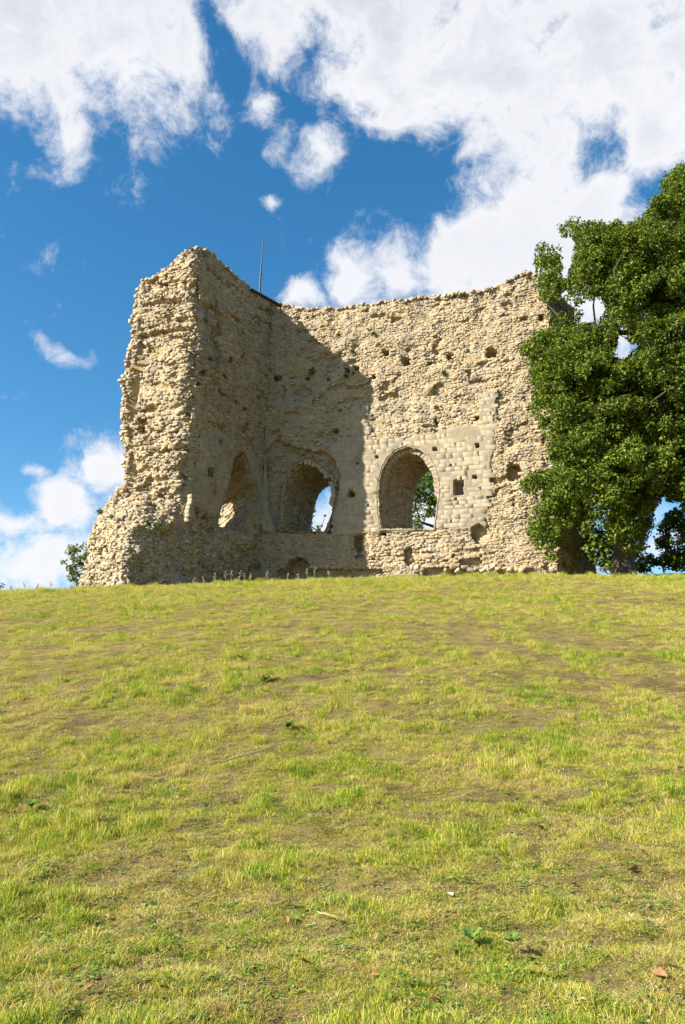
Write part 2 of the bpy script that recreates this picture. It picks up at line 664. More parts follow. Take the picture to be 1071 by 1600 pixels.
class Stones:
    """collects stones; the largest in view become objects, the rest one joined part"""
    def __init__(self):
        self.items = []      # kind, shape, position, axes 3x3 (columns scaled), parent key

    def add(self, kind, k, p, A, parent):
        self.items.append((kind, k, np.asarray(p), np.asarray(A), parent))

    def build(self, kind, mat, root, parents, limit, rest_name):
        its = [i for i in self.items if i[0] == kind]
        score = []
        for it in its:
            p = it[2]
            d = np.linalg.norm(p)
            w = np.linalg.norm(it[3][:, 0]) * np.linalg.norm(it[3][:, 2])
            face = np.dot(it[3][:, 1] / (np.linalg.norm(it[3][:, 1]) + 1e-9), -p / d)
            x, y = project(p)
            vis = 1.0 if (0 < x < 1071 and face > .15) else .05
            if x > 830:
                vis *= .1
            score.append(w / d ** 2 * max(face, .05) * vis)
        order = np.argsort(-np.array(score))
        for n, i in enumerate(order[:limit]):
            _, k, p, A, par = its[i]
            o = bpy.data.objects.new(kind, shared_mesh(kind, k, mat))
            M = np.eye(4)
            M[:3, :3] = A
            M[:3, 3] = p
            o.matrix_world = Matrix(M.tolist())
            link(o)
            o.parent = parents.get(par, root)
        rest = order[limit:]
        if len(rest):
            lib = ROCKS if kind == 'stone' else BLOCKS
            VV, FF, off = [], [], 0
            for i in rest:
                _, k, p, A, par = its[i]
                V, F = lib[k]
                VV.append(V @ A.T + p)
                FF.append(F + off)
                off += len(V)
            me = mesh_from(rest_name, np.concatenate(VV), np.concatenate(FF), mat)
            o = obj(rest_name, me, root)
            tag(o, kind='stuff')
        print(kind, len(its))


ST = Stones()
Zup = np.array([0, 0, 1.0])


def axes(T, N, w, d, h, jit, r):
    """stone axes: width along the wall, depth out of it, height up, with some tumble"""
    T = T / (np.linalg.norm(T) + 1e-9)
    N = N - T * np.dot(N, T)
    N = N / (np.linalg.norm(N) + 1e-9)
    U = np.cross(T, N)
    if U[2] < 0:
        U = -U
    B = np.stack([T, N, U], 1)
    e = Matrix.Rotation(r.normal(0, jit), 3, 'X') @ Matrix.Rotation(r.normal(0, jit), 3, 'Y') @ Matrix.Rotation(r.normal(0, jit), 3, 'Z')
    B = B @ np.array(e)
    return B * np.array([w, d, h])[None, :]


# ------------------------------------------------------------------ the ruined keep
KEEP = empty('ruined_keep', (0, 48, 7.3), 'tall roofless ruined stone castle keep with two broken walls and three arched openings', 'ruin')
Minv = KEEP.matrix_basis.inverted()
PARENTS = {}

YC, YN, YO = 50.0, 43.5, 45.3
ROT = R(15)
BD = np.array([math.cos(ROT), -math.sin(ROT), 0])       # along the back wall, towards the right
BN = np.array([-math.sin(ROT), -math.cos(ROT), 0])      # its inward face, towards the camera
C0 = np.array([-5.2, YC, 0])
THICK = 4.0
SKEW = np.array([2.35, 4.0, 0.0])                        # the embrasures run obliquely through the wall


def curve_x(tab, Y):
    """X of a ragged vertical edge at depth Y from its outline in the photograph"""
    ys = np.array(sorted(tab))
    xs = np.array([tab[k] for k in ys])
    P = np.array([pt(x, y, Y) for x, y in zip(xs, ys)])
    o = np.argsort(P[:, 2])
    return P[o, 2], P[o, 0]


N_Z, N_X = curve_x({388: 308, 430: 309, 470: 309, 520: 307, 560: 304, 620: 299, 680: 294, 740: 286, 800: 278, 905: 268}, YN)
O_Z, O_X = curve_x({430: 215, 445: 209, 460: 205, 500: 202, 530: 199, 580: 190, 640: 182, 700: 186, 740: 187, 770: 180, 800: 168, 905: 146}, YO)


def edge_O(Z):
    Z = np.asarray(Z, float)
    return np.stack([np.interp(Z, O_Z, O_X), np.full_like(Z, YO), Z], -1)


def edge_N(Z):
    Z = np.asarray(Z, float)
    return np.stack([np.interp(Z, N_Z, N_X), np.full_like(Z, YN), Z], -1)


def edge_C(Z):
    Z = np.asarray(Z, float)
    lean = np.clip((Z - 12) / 16, 0, 1) * .25
    return np.stack([np.full_like(Z, C0[0]) + lean, np.full_like(Z, C0[1]), Z], -1)


def _edge_from_plane(tab):
    P = []
    for y in sorted(tab):
        d = np.array(pix_dir(tab[y], y))
        P.append(d * (np.dot(C0, BN) / np.dot(d, BN)))
    P = np.array(P)
    P = P[np.argsort(P[:, 2])]
    return P


E_P = _edge_from_plane({420: 842, 470: 858, 540: 862, 640: 865, 800: 868, 905: 872})
EB_Z, EB_X = curve_x({440: 888, 480: 897, 520: 899, 640: 908, 800: 926, 905: 932}, 49.2)


def edge_E(Z):
    Z = np.asarray(Z, float)
    return np.stack([np.interp(Z, E_P[:, 2], E_P[:, 0]), np.interp(Z, E_P[:, 2], E_P[:, 1]), Z], -1)


def edge_EB(Z):
    Z = np.asarray(Z, float)
    return np.stack([np.interp(Z, EB_Z, EB_X), np.full_like(Z, 49.2), Z], -1)


def edge_OC(Z):
    Z = np.asarray(Z, float)
    return np.stack([np.full_like(Z, -6.5), np.full_like(Z, 54.5), Z], -1)


def top_solver(eA, eB, prof, u):
    """height of the ragged top at parameter u so that it meets the skyline seen in the photograph"""
    px = np.array([p[0] for p in prof], float)
    py = np.array([p[1] for p in prof], float)
    Z = np.full_like(u, 25.0)
    for _ in range(12):
        P = eA(Z) * (1 - u)[:, None] + eB(Z) * u[:, None]
        x, _y = project(P)
        y = np.interp(x, px, py)
        Z = z_at(P[:, 1], y)
    return Z


PROF_BACK = [(404, 460), (418, 468), (432, 473), (446, 473), (462, 478), (485, 481), (520, 478), (545, 476), (600, 470), (640, 465), (700, 459), (740, 454), (765, 447), (790, 437), (815, 427),
             (832, 424), (842, 430), (856, 444), (870, 462)]
PROF_RIGHT = [(836, 428), (850, 438), (862, 452), (880, 468), (897, 480), (905, 486)]
PROF_SIDE = [(296, 388), (302, 386), (312, 386), (321, 389), (333, 398), (347, 411), (362, 423), (374, 433), (384, 442), (393, 452), (400, 456), (408, 459), (416, 465), (422, 469)]
PROF_END = [(200, 450), (209, 441), (216, 436), (228, 436), (240, 432), (250, 431), (260, 424), (268, 420), (276, 412), (283, 401), (289, 394), (295, 388), (303, 386)]

N_OUT_SIDE = np.array([.846, -.53, 0])
N_OUT_END = np.array([-.51, -.857, 0])
N_OUT_LEFT = np.array([-.846, .53, 0])
N_RIGHT = np.array([.765, -.644, 0])
N_BACK = -BN

# dressed-stone areas (photograph pixels) -------------------------------------------------
ASH_BACK = [
    [(548, 640), (560, 632), (573, 640), (577, 689), (650, 680), (712, 670), (745, 660), (752, 618), (766, 606), (775, 612), (772, 700), (766, 745), (757, 828), (700, 826),
     (640, 830), (595, 834), (545, 836), (520, 834), (524, 795), (530, 765), (530, 742), (522, 720), (505, 704), (515, 690), (546, 684)],
    [(404, 655), (420, 672), (424, 700), (416, 735), (420, 770), (430, 800), (432, 830), (396, 834), (390, 660)],
]
BAND_BACK = [[(575, 690), (574, 648), (640, 642), (744, 622), (748, 660), (650, 682)], [(490, 868), (585, 862), (640, 862), (757, 856), (755, 884), (490, 887)],
             [(590, 835), (757, 826), (757, 862), (590, 868)]]
ASH_SIDE = [[(318, 672), (345, 676), (372, 694), (412, 716), (414, 800), (402, 834), (386, 838), (345, 810), (301, 788), (306, 740)]]
RECESS_BACK = [   # polygon, depth, ragged
    ([(416, 704), (432, 684), (455, 694), (480, 700), (505, 704), (522, 720), (530, 742), (530, 768), (522, 795), (518, 832), (432, 832), (420, 790)], .42, 3),
    ([(737, 824), (748, 818), (760, 824), (763, 838), (757, 849), (742, 850), (736, 838)], .45, 2),
    ([(552, 836), (566, 834), (567, 862), (553, 864)], .6, 1.5),
    ([(430, 889), (600, 888), (602, 910), (430, 910)], .35, 2),
    ([(660, 887), (752, 880), (756, 910), (660, 910)], .35, 2),
    ([(716, 876), (752, 868), (754, 888), (716, 888)], .3, 2),
    ([(632, 858), (644, 852), (648, 878), (640, 886), (631, 880)], .4, 2),
    ([(378, 838), (398, 838), (400, 868), (386, 868)], .5, 2),
    ([(445, 892), (450, 876), (462, 869), (475, 872), (484, 882), (488, 910), (445, 910)], .9, 1),
    ([(389, 778), (400, 774), (401, 788), (390, 790)], .6, .5),
]
HOLES_BACK = [(635, 563, 13, 15), (555, 573, 10, 10), (703, 556, 12, 13), (768, 550, 19, 15), (410, 592, 12, 14), (434, 589, 10, 10), (486, 578, 11, 12), (541, 577, 8, 9),
              (549, 771, 10, 10), (717, 761, 15, 24), (742, 745, 7, 5), (746, 696, 6, 6), (680, 702, 7, 6), (589, 714, 5, 5), (745, 652, 8, 8), (681, 657, 7, 7), (525, 672, 9, 7),
              (559, 724, 3, 3), (583, 873, 6, 5), (710, 868, 6, 6), (803, 737, 22, 27), (849, 493, 12, 11), (602, 550, 9, 9), (583, 586, 9, 8), (660, 830, 5, 5), (600, 834, 10, 8)]
HOLES_SIDE = [(345, 690, 5, 8), (330, 738, 9, 14), (336, 770, 4, 7), (318, 583, 11, 11), (312, 600, 9, 8), (309, 803, 8, 20), (324, 812, 8, 20), (345, 610, 7, 8), (365, 560, 8, 9), (385, 640, 6, 6)]
RECESS_SIDE = [([(318, 470), (345, 480), (352, 520), (338, 530), (322, 500)], .35, 3), ([(330, 520), (350, 540), (345, 575), (325, 560)], .25, 3)]
RECESS_END = [
    ([(214, 531), (227, 535), (219, 575), (213, 625), (208, 680), (213, 740), (211, 800), (195, 800), (198, 740), (201, 690), (195, 650), (203, 590)], .75, 1),
    ([(212, 521), (250, 514), (302, 506), (302, 514), (262, 522), (216, 531)], .40, 2),
    ([(216, 655), (230, 650), (233, 672), (222, 684), (215, 676)], .45, 1.5),
    ([(230, 705), (262, 700), (264, 707), (232, 714)], .25, 2), ([(228, 748), (262, 742), (262, 750), (228, 757)], .25, 2), ([(240, 760), (278, 770), (276, 783), (266, 784)], .1, 2),
]
HOLES_END = [(264, 777, 9, 9), (270, 434, 8, 5), (252, 440, 9, 4)]

ARCH_RIGHT = [(595, 827), (592, 800), (591, 775), (592, 752), (597, 733), (606, 716), (619, 704), (637, 697), (655, 701), (668, 711), (678, 727), (684, 746), (685, 770), (682, 800), (678, 827)]
ARCH_LEFT = [(439, 830), (440, 800), (441, 775), (446, 752), (452, 735), (462, 724), (478, 717), (495, 721), (509, 733), (519, 750), (524, 768), (521, 785), (514, 812), (506, 830)]
ARCH_SIDE = [(343, 838), (341, 818), (345, 795), (352, 775), (357, 757), (361, 737), (366, 716), (373, 703), (382, 706), (390, 723), (395, 748), (401, 753), (401, 782), (393, 790), (386, 803), (379, 826), (371, 840)]


def sheet(name, eA, eB, prof, nrm, nA, nB, res, zb, amp, recesses, holes, ashlar, arches, skyline=True, seed=0, mat=None, top_fn=None, rings=(), ledges=0.0, roundA=0.0, roundB=0.0, rough=1.0, upper=0.0):
    """one face of masonry as a relief: rubble noise, robbed facing, sockets; arches cut out"""
    zmid = np.array([16.0])
    width = np.linalg.norm((eB(zmid) - eA(zmid))[0])
    nc = max(int(width / res) + 1, 8)
    u = np.linspace(0, 1, nc)
    top = top_solver(eA, eB, prof, u) if prof is not None else top_fn(u)
    if prof is not None:
        Pt = np.stack([u * width + seed * 7, top * 0, top * 0], -1)
        top = top + .16 * fbm(Pt, 1.5, 3, seed + 60)
    nr = int((top.max() - zb) / res) + 1
    v = np.linspace(0, 1, nr)
    Zg = zb + (top - zb)[None, :] * v[:, None]
    B = eA(Zg) * (1 - u)[None, :, None] + eB(Zg) * u[None, :, None]
    s = u * width
    wA = np.clip(1 - s / .9, 0, 1)[None, :, None]
    wB = np.clip(1 - (width - s) / .9, 0, 1)[None, :, None]
    Nn = nrm[None, None, :] * (1 - wA - wB).clip(0) + nA[None, None, :] * wA + nB[None, None, :] * wB
    Nn = Nn / np.linalg.norm(Nn, axis=-1, keepdims=True)
    Nn = np.broadcast_to(Nn, B.shape).copy()
    x, y = project(B)
    jx = 4.5 * fbm(B, 1.6, 3, 71)
    jy = 4.5 * fbm(B, 1.6, 3, 81)
    ash = np.zeros(x.shape, bool)
    for poly in ashlar:
        ash |= in_poly(x + jx * 1.8, y + jy * 1.8, poly)
    rub = amp * (.55 * fbm(B, .55, 3, 1) + .45 * fbm(B, 1.7, 3, 2)) + rough * (.06 * fbm(B, 4.5, 3, 3) + .022 * fbm(B, 11, 2, 29)) - .07
    rub = rub + .05 * fbm(B * np.array([.55, .55, 3.0]), 1.0, 3, 47) - upper * np.clip((632 + 9 * fbm(B, .8, 2, 49) - y) / 8, 0, 1)
    pits = np.clip(fbm(B * np.array([1, 1, 1.6]), 1.15, 3, 13) - .26, 0, 1)
    rub = rub - np.minimum(pits * 1.6, .32) * (.45 + .55 * rough)
    fl = .010 * fbm(B, 2, 3, 4) + .004 * fbm(B, 9, 2, 6) + .012
    if ledges:
        mid = (1 - np.maximum(wA, wB)[..., 0])
        hq = B[..., 2] + .5 * fbm(B, .7, 2, 19)
        rub = rub + mid * ledges * (np.interp((hq / 1.35) % 1, [0, .12, .35, .8, 1], [-.9, .75, .35, .1, -.9]) * np.clip(.6 + fbm(B, .9, 2, 23), 0, 1.2))
    rnd = np.zeros(x.shape)
    for ew, on in ((wA, roundA), (wB, roundB)):
        if on:
            rnd = rnd + on * (ew[..., 0] ** 2) * (1 + .5 * fbm(B, .8, 2, 37))
    disp = np.where(ash, fl, rub) - rnd
    dep = np.zeros(x.shape)
    for poly, d, rag in recesses:
        m = in_poly(x + jx * rag / 4.5, y + jy * rag / 4.5, poly)
        dep = np.where(m, np.maximum(dep, d * (1 + .35 * fbm(B, 2.5, 2, 8))), dep)
    for (hx, hy, hw, hh) in holes:
        inash = bool(ash[np.unravel_index(np.argmin((x - hx) ** 2 + (y - hy) ** 2), x.shape)])
        if inash:
            m = (np.abs(x - hx + jx * .3) < hw * .5) & (np.abs(y - hy + jy * .3) < hh * .5)
        else:
            m = (((x - hx + jx * .55) / (hw * .50)) ** 4 + ((y - hy + jy * .55) / (hh * .50)) ** 4) < 1
        dep = np.where(m, .85, dep)
    is_hole = dep > .01
    disp = disp - dep
    keep = np.ones((nr - 1, nc - 1), bool)
    cut = np.zeros(x.shape, bool)
    for poly in arches:
        m = in_poly(x, y, poly)
        cut |= m
        keep &= ~(m[:-1, :-1] & m[1:, 1:] & m[:-1, 1:] & m[1:, :-1])
    for ring in rings:
        D = (eB(zmid) - eA(zmid))[0]
        D /= np.linalg.norm(D)
        sA = eA(zmid)[0]
        m = in_poly((B - sA) @ D, B[..., 2], [((p - sA) @ D, p[2]) for p in ring])
        cut |= m
        keep &= ~(m[:-1, :-1] & m[1:, 1:] & m[:-1, 1:] & m[1:, :-1])
    P = B + Nn * disp[..., None]
    me = mesh_from(name, P, grid_faces(nr, nc, keep), mat or M_CORE, True)
    at = me.attributes.new('dressed', 'FLOAT', 'POINT')
    at.data.foreach_set('value', ash.astype(np.float32).ravel())
    o = obj(name, me, KEEP)
    o.matrix_parent_inverse = Minv
    PARENTS[name] = o
    return dict(P=P, B=B, N=Nn, ash=ash, hole=is_hole, cut=cut, top=top, x=x, y=y, s=s, zb=zb, name=name, nrm=nrm, u=u, dep=dep)


def scatter(S, course, wmin, wmax, seed, proud=.05, mask=None, jit=.16, depth=.20, skip=.04, wob=.05, big=0.0):
    """rubble stones bedded in rough courses on a sheet"""
    r = np.random.default_rng(seed)
    P, N, s = S['P'], S['N'], S['s']
    nr, nc = P.shape[:2]
    T = (P[0, -1] - P[0, 0])
    T = T / np.linalg.norm(T)
    z = S['zb'] + course * .5
    ztop = S['top'].max()
    while z < ztop + course * .4:
        ch = course * r.uniform(.75, 1.3)
        a = r.uniform(0, wmax)
        while a < s[-1]:
            w = r.uniform(wmin, wmax) * math.exp(r.normal(0, .18))
            bigger = 1.0
            if r.random() < big:
                bigger = r.uniform(1.3, 1.7)
                w *= bigger
            c = a + w * .5
            a += w * r.uniform(.92, 1.12)
            j = min(int(c / s[-1] * (nc - 1) + .5), nc - 1)
            zz = z + wob * math.sin(c * 1.7 + z * 3) + r.normal(0, .025)
            t = (zz - S['zb']) / (S['top'][j] - S['zb'])
            if t > 1.004 or t < 0:
                continue
            i = min(int(t * (nr - 1) + .5), nr - 1)
            if S['cut'][i, j] or (S['dep'][i, j] > .55) or r.random() < skip:
                continue
            if mask is not None and not mask[i, j]:
                continue
            n = N[i, j]
            worn = float(noise3(P[i, j] * np.array([.7, .7, 1.3]), 33))
            if worn > .30 and r.random() < .30:
                continue
            pr = proud * r.uniform(-.5, 1.5) * (.5 if worn > .30 else 1.2)
            hgt = ch * r.uniform(.7, 1.1) * (1 + (bigger - 1) * .7)
            ST.add('stone', int(r.integers(len(ROCKS))), P[i, j] + n * (pr - depth * .5 + .018), axes(T, n, w * r.uniform(.85, 1.02), depth, hgt, jit, r), S['name'])
        z += ch


def blocks(S, course, wmin, wmax, seed, mask, proud=.012, depth=.2, skip=0.03):
    r = np.random.default_rng(seed)
    P, N, s = S['B'], S['N'], S['s']
    nr, nc = P.shape[:2]
    T = (P[0, -1] - P[0, 0])
    T = T / np.linalg.norm(T)
    z = S['zb'] + course * .5
    while z < S['top'].max():
        ch = course * r.uniform(.75, 1.25)
        z += ch * .5 - course * .5 if z < S['zb'] + course else 0
        a = r.uniform(-wmax, 0)
        while a < s[-1]:
            w = r.uniform(wmin, wmax)
            c = a + w * .5
            a += w
            if c < 0.05 or c > s[-1] - .05:
                continue
            j = min(int(c / s[-1] * (nc - 1) + .5), nc - 1)
            t = (z - S['zb']) / (S['top'][j] - S['zb'])
            if t > 1 or t < 0:
                continue
            i = int(t * (nr - 1) + .5)
            dj = max(int(w * .42 / s[-1] * (nc - 1)), 1)
            di = max(int(ch * .4 / (S['top'][j] - S['zb']) * (nr - 1)), 1)
            j0, j1, i0, i1 = max(j - dj, 0), min(j + dj, nc - 1), max(i - di, 0), min(i + di, nr - 1)
            reg = (slice(i0, i1 + 1), slice(j0, j1 + 1))
            if S['cut'][reg].any() or (S['dep'][reg] > .2).any() or mask[reg].mean() < .6 or r.random() < skip:
                continue
            n = S['nrm']
            pr = -.0155 + .007 * float(noise3(P[i, j] * .9, 15)) + r.uniform(-.003, .005)
            ST.add('ashlar_block', int(r.integers(len(BLOCKS))), P[i, j] + n * (pr - depth * .5 + .03), axes(T, n, w - .008, depth, ch - .008, .005, r), S['name'])
        z += ch


ZB = 5.0
nA_ON = (N_OUT_END + N_OUT_SIDE)
nA_ON = nA_ON / np.linalg.norm(nA_ON)
nC = (N_OUT_SIDE + BN)
nC = nC / np.linalg.norm(nC)
nE = (BN + N_RIGHT)
nE = nE / np.linalg.norm(nE)
nO = (N_OUT_LEFT + N_OUT_END)
nO = nO / np.linalg.norm(nO)

S_back = sheet('back_wall', edge_C, edge_E, PROF_BACK, BN, nC, nE, .05, ZB, .26, RECESS_BACK, HOLES_BACK, ASH_BACK, [ARCH_RIGHT, ARCH_LEFT], seed=1, rough=.5, upper=.16)
S_side = sheet('side_wall', edge_N, edge_C, PROF_SIDE, N_OUT_SIDE, nA_ON, nC, .05, ZB, .34, RECESS_SIDE, HOLES_SIDE, ASH_SIDE, [ARCH_SIDE], seed=2, roundA=.42)
S_end = sheet('broken_end', edge_O, edge_N, PROF_END, N_OUT_END, nO, nA_ON, .05, ZB, .34, ledges=.15, recesses=RECESS_END, holes=HOLES_END, ashlar=[], arches=[], seed=3, roundA=.18, roundB=.42)

# top heights at the corners, for the outer faces
zE = S_back['top'][-1]
zO = S_end['top'][0]


def lin_top(a, b, extra):
    def f(u):
        Pt = np.stack([u * 18, u * 0, u * 0], -1)
        return a + (b - a) * u + extra * fbm(Pt, 1, 3, 77)
    return f


zC = S_back['top'][0]
S_right = sheet('right_end', edge_E, edge_EB, PROF_RIGHT, N_RIGHT, nE, N_RIGHT, .06, ZB, .34, [], [], [], [], seed=4)


# openings through the walls ------------------------------------------------------------
def plane_hit(poly, A, n):
    out = []
    for x, y in poly:
        d = np.array(pix_dir(x, y))
        out.append(d * (np.dot(A, n) / np.dot(d, n)))
    return np.array(out)


def resample(pts, step, closed=True):
    if closed:
        pts = np.vstack([pts, pts[:1]])
    seg = np.linalg.norm(np.diff(pts, axis=0), axis=1)
    cum = np.concatenate([[0], np.cumsum(seg)])
    n = max(int(cum[-1] / step), 4)
    t = np.linspace(0, cum[-1], n + 1)
    if closed:
        t = t[:-1]
    return np.stack([np.interp(t, cum, pts[:, k]) for k in range(3)], -1)


def passage(name, near, skew, shrink, seed, rough=.09):
    """the stone lining of an opening, swept obliquely through the wall"""
    ring = resample(near, .10)
    cen = ring.mean(0)
    nd = int(np.linalg.norm(skew) / .10)
    rows = []
    for k in range(nd + 1):
        t = k / nd
        r_ = cen + (ring - cen) * (1 + .03 * (1 - min(t * 8, 1))) 
        r_ = cen + (r_ - cen) * np.array([1, 1, 1]) * (1 - shrink * t)
        rows.append(r_ + skew * (t * 1.02 - .01))
    G = np.array(rows)
    G = np.concatenate([G, G[:, :1]], 1)
    inward = (cen + skew[None, :] * np.linspace(0, 1, nd + 1)[:, None])[:, None, :] - G
    inward /= np.linalg.norm(inward, axis=-1, keepdims=True)
    course = .02 * np.sign(np.sin(G[..., 2:3] * 2 * math.pi / .34))
    d = rough * fbm(G, 1.4, 3, seed)[..., None] + .03 * fbm(G, 6, 2, seed + 3)[..., None] + course * .5
    G = G + inward * d
    me = mesh_from(name, G, grid_faces(G.shape[0], G.shape[1]), M_CORE, True)
    o = obj(name, me, KEEP)
    o.matrix_parent_inverse = Minv
    PARENTS[name] = o
    r = np.random.default_rng(seed)
    sd = skew / np.linalg.norm(skew)
    for i in range(3, nd - 1, 3):
        for j in range(0, G.shape[1] - 1, 2):
            if r.random() < .12:
                continue
            p = G[i, j] + inward[i, j] * r.uniform(-.08, .0)
            ST.add('stone', int(r.integers(len(ROCKS))), p, axes(sd, inward[i, j], r.uniform(.22, .36), .2, r.uniform(.14, .22), .12, r), name)
    return G[-1]


def quads(px):
    return px


near_R = plane_hit(ARCH_RIGHT, C0, BN)
near_L = plane_hit(ARCH_LEFT, C0, BN)
far_R = passage('arch_lining', near_R, SKEW, .06, 101)
far_L = passage('arch_lining', near_L, SKEW - np.array([.6, 0, .55]), .0, 102, .10)
nN = np.array([N_X.mean(), YN, 0])
A_side = edge_N(np.array([14.0]))[0]
side_n = np.cross((edge_C(np.array([14.0])) - edge_N(np.array([14.0])))[0], Zup)
side_n /= np.linalg.norm(side_n)
near_S = plane_hit(ARCH_SIDE, A_side, side_n)
far_S = passage('window_lining', near_S, np.array([-.846, .53, 0]) * 3.9 + np.array([0, 0, -1.5]), -.35, 103, .12)


S_left = sheet('outer_side_face', edge_OC, edge_O, None, N_OUT_LEFT, N_OUT_LEFT, nO, .12, ZB, .3, [], [], [], [], seed=5, top_fn=lin_top(zC - .3, zO, .25), rings=[far_S], roundB=.18)


# outer back face with the openings cut where the passages come out
def back_face():
    A, B_ = edge_OC, edge_EB
    zt = np.interp
    nc, nr = 200, 190
    u = np.linspace(0, 1, nc)
    topf = np.interp(u, np.linspace(0, 1, len(S_back['top'])), S_back['top'])
    Zg = ZB - 3 + (topf - .25 - ZB + 3)[None, :] * np.linspace(0, 1, nr)[:, None]
    G = A(Zg) * (1 - u)[None, :, None] + B_(Zg) * u[None, :, None]
    D = (B_(np.array([10.])) - A(np.array([10.])))[0]
    L_ = np.linalg.norm(D)
    D = D / L_
    sA = A(np.array([10.]))[0]
    gs = (G - sA) @ D
    keep = np.ones((nr - 1, nc - 1), bool)
    for ring in (far_R, far_L):
        ps = [((p - sA) @ D, p[2]) for p in ring]
        cx, cz = np.mean([p[0] for p in ps]), np.mean([p[1] for p in ps])
        ps = [(cx + (a - cx) * 1.02, cz + (b - cz) * 1.02) for a, b in ps]
        m = in_poly(gs, G[..., 2], ps)
        keep &= ~(m[:-1, :-1] | m[1:, 1:] | m[:-1, 1:] | m[1:, :-1])
    G = G + N_BACK * (.2 * fbm(G, .8, 3, 55)[..., None] - .05)
    me = mesh_from('outer_back_face', G, grid_faces(nr, nc, keep), M_CORE, True)
    o = obj('outer_back_face', me, KEEP)
    o.matrix_parent_inverse = Minv
    return G[-1]


back_top = back_face()


def cap(front, back, name, n=26):
    """the crumbled upper surface between two top edges"""
    m = len(front)
    bu = np.linspace(0, 1, len(back))
    bk = np.stack([np.interp(np.linspace(0, 1, m), bu, back[:, k]) for k in range(3)], -1)
    t = np.linspace(0, 1, n)
    G = front[None] * (1 - t)[:, None, None] + bk[None] * t[:, None, None]
    w = (np.sin(t * math.pi) ** .5)[:, None]
    G[..., 2] += w * (.30 * fbm(G, .9, 3, 91) - .02)
    me = mesh_from(name, G, grid_faces(n, m), M_CORE, True)
    o = obj(name, me, KEEP)
    o.matrix_parent_inverse = Minv
    PARENTS[name] = o
    return G


cap_back = cap(S_back['P'][-1], back_top, 'wall_top')
cap_side = cap(S_side['P'][-1], S_left['P'][-1][::-1], 'wall_top')
# broken end's own small top, from its ragged edge back to the side wall's top
endtop = S_end['P'][-1]
mid = cap_side[:, 0, :][::-1]
cap(endtop, mid, 'wall_top', 8)

# the broad rubble footing in front of the side wall's end --------------------------------
def footing():
    bot = np.array([pt(118, 918, 47.0), pt(124, 916, 44.8), pt(140, 914, 42.6), pt(180, 912, 39.6), pt(255, 906, 42.4), pt(320, 902, 45.3), pt(392, 900, 48.9)])
    top = np.array([pt(152, 805, 47.2), pt(146, 818, 45.2), pt(164, 808, 43.4), pt(206, 822, 41.4), pt(258, 822, 42.9), pt(322, 834, 45.5), pt(396, 852, 49.0)])
    wall = np.array([pt(172, 785, 47.3), pt(176, 772, 46.3), pt(200, 762, 45.5), pt(226, 766, 44.8), pt(270, 786, 43.7), pt(326, 818, 45.9), pt(400, 838, 49.6)])
    bot[:, 2] -= 1.2
    low = bot.copy()
    m = 240

    def dense(a):
        k = np.linspace(0, 1, len(a))
        return np.stack([np.interp(np.linspace(0, 1, m), k, a[:, c]) for c in range(3)], -1)
    low, tp, wl = dense(low), dense(top), dense(wall)
    sm = np.hanning(31)
    sm /= sm.sum()
    for a in (low, tp, wl):
        for c in range(3):
            a[:, c] = np.convolve(np.pad(a[:, c], 15, mode='edge'), sm, mode='valid')
    Pt = np.stack([np.linspace(0, 14, m), np.zeros(m), np.zeros(m)], -1)
    tp[:, 2] += .4 * fbm(Pt, 1.1, 3, 41)
    rows = []
    n1, n2 = 90, 46
    for k in range(n1):
        t = k / (n1 - 1)
        bulge = math.sin(t * math.pi) * .12
        rows.append(low * (1 - t) + tp * t)
    for k in range(1, n2):
        t = k / (n2 - 1)
        rows.append(tp * (1 - t) + wl * t)
    B = np.array(rows)
    du = np.gradient(B, axis=1)
    dv = np.gradient(B, axis=0)
    Nn = np.cross(du, dv)
    Nn /= np.linalg.norm(Nn, axis=-1, keepdims=True) + 1e-9
    for c in range(3):     # soften the normals over the ledge
        for _ in range(3):
            Nn[1:-1, :, c] = (Nn[:-2, :, c] + Nn[1:-1, :, c] + Nn[2:, :, c]) / 3
    Nn /= np.linalg.norm(Nn, axis=-1, keepdims=True) + 1e-9
    if Nn[10, 120, 1] > 0:
        Nn = -Nn
    x, y = project(B)
    d = .55 * fbm(B, .6, 3, 1) + .34 * fbm(B, 1.5, 3, 2) + .07 * fbm(B, 5, 3, 3) - .05
    d *= np.clip((np.arange(len(B))[::-1] / 6), 0, 1)[:, None]
    P = B + Nn * d[..., None]
    me = mesh_from('rubble_footing', P, grid_faces(P.shape[0], P.shape[1]), M_CORE, True)
    o = obj('rubble_footing', me, KEEP)
    o.matrix_parent_inverse = Minv
    PARENTS['rubble_footing'] = o
    r = np.random.default_rng(8)
    T = np.gradient(P, axis=1)
    seglen = np.linalg.norm(T, axis=-1).mean()
    rowlen = np.linalg.norm(np.gradient(P, axis=0), axis=-1)
    i = 8.0
    while i < P.shape[0] - 2:
        j = r.uniform(0, 5)
        ii = int(i)
        while j < m - 1:
            jj = int(j)
            w = r.uniform(.12, .32)
            step = max(np.linalg.norm(T[ii, jj]), .02)
            j += w / step * r.uniform(.9, 1.15)
            if r.random() < .06:
                continue
            p = P[ii, jj] + Nn[ii, jj] * r.uniform(-.08, .03)
            ST.add('stone', int(r.integers(len(ROCKS))), p, axes(T[ii, jj], Nn[ii, jj], w, .2, r.uniform(.10, .2), .25, r), 'rubble_footing')
        i += .15 / max(rowlen[ii].mean(), .012)


footing()

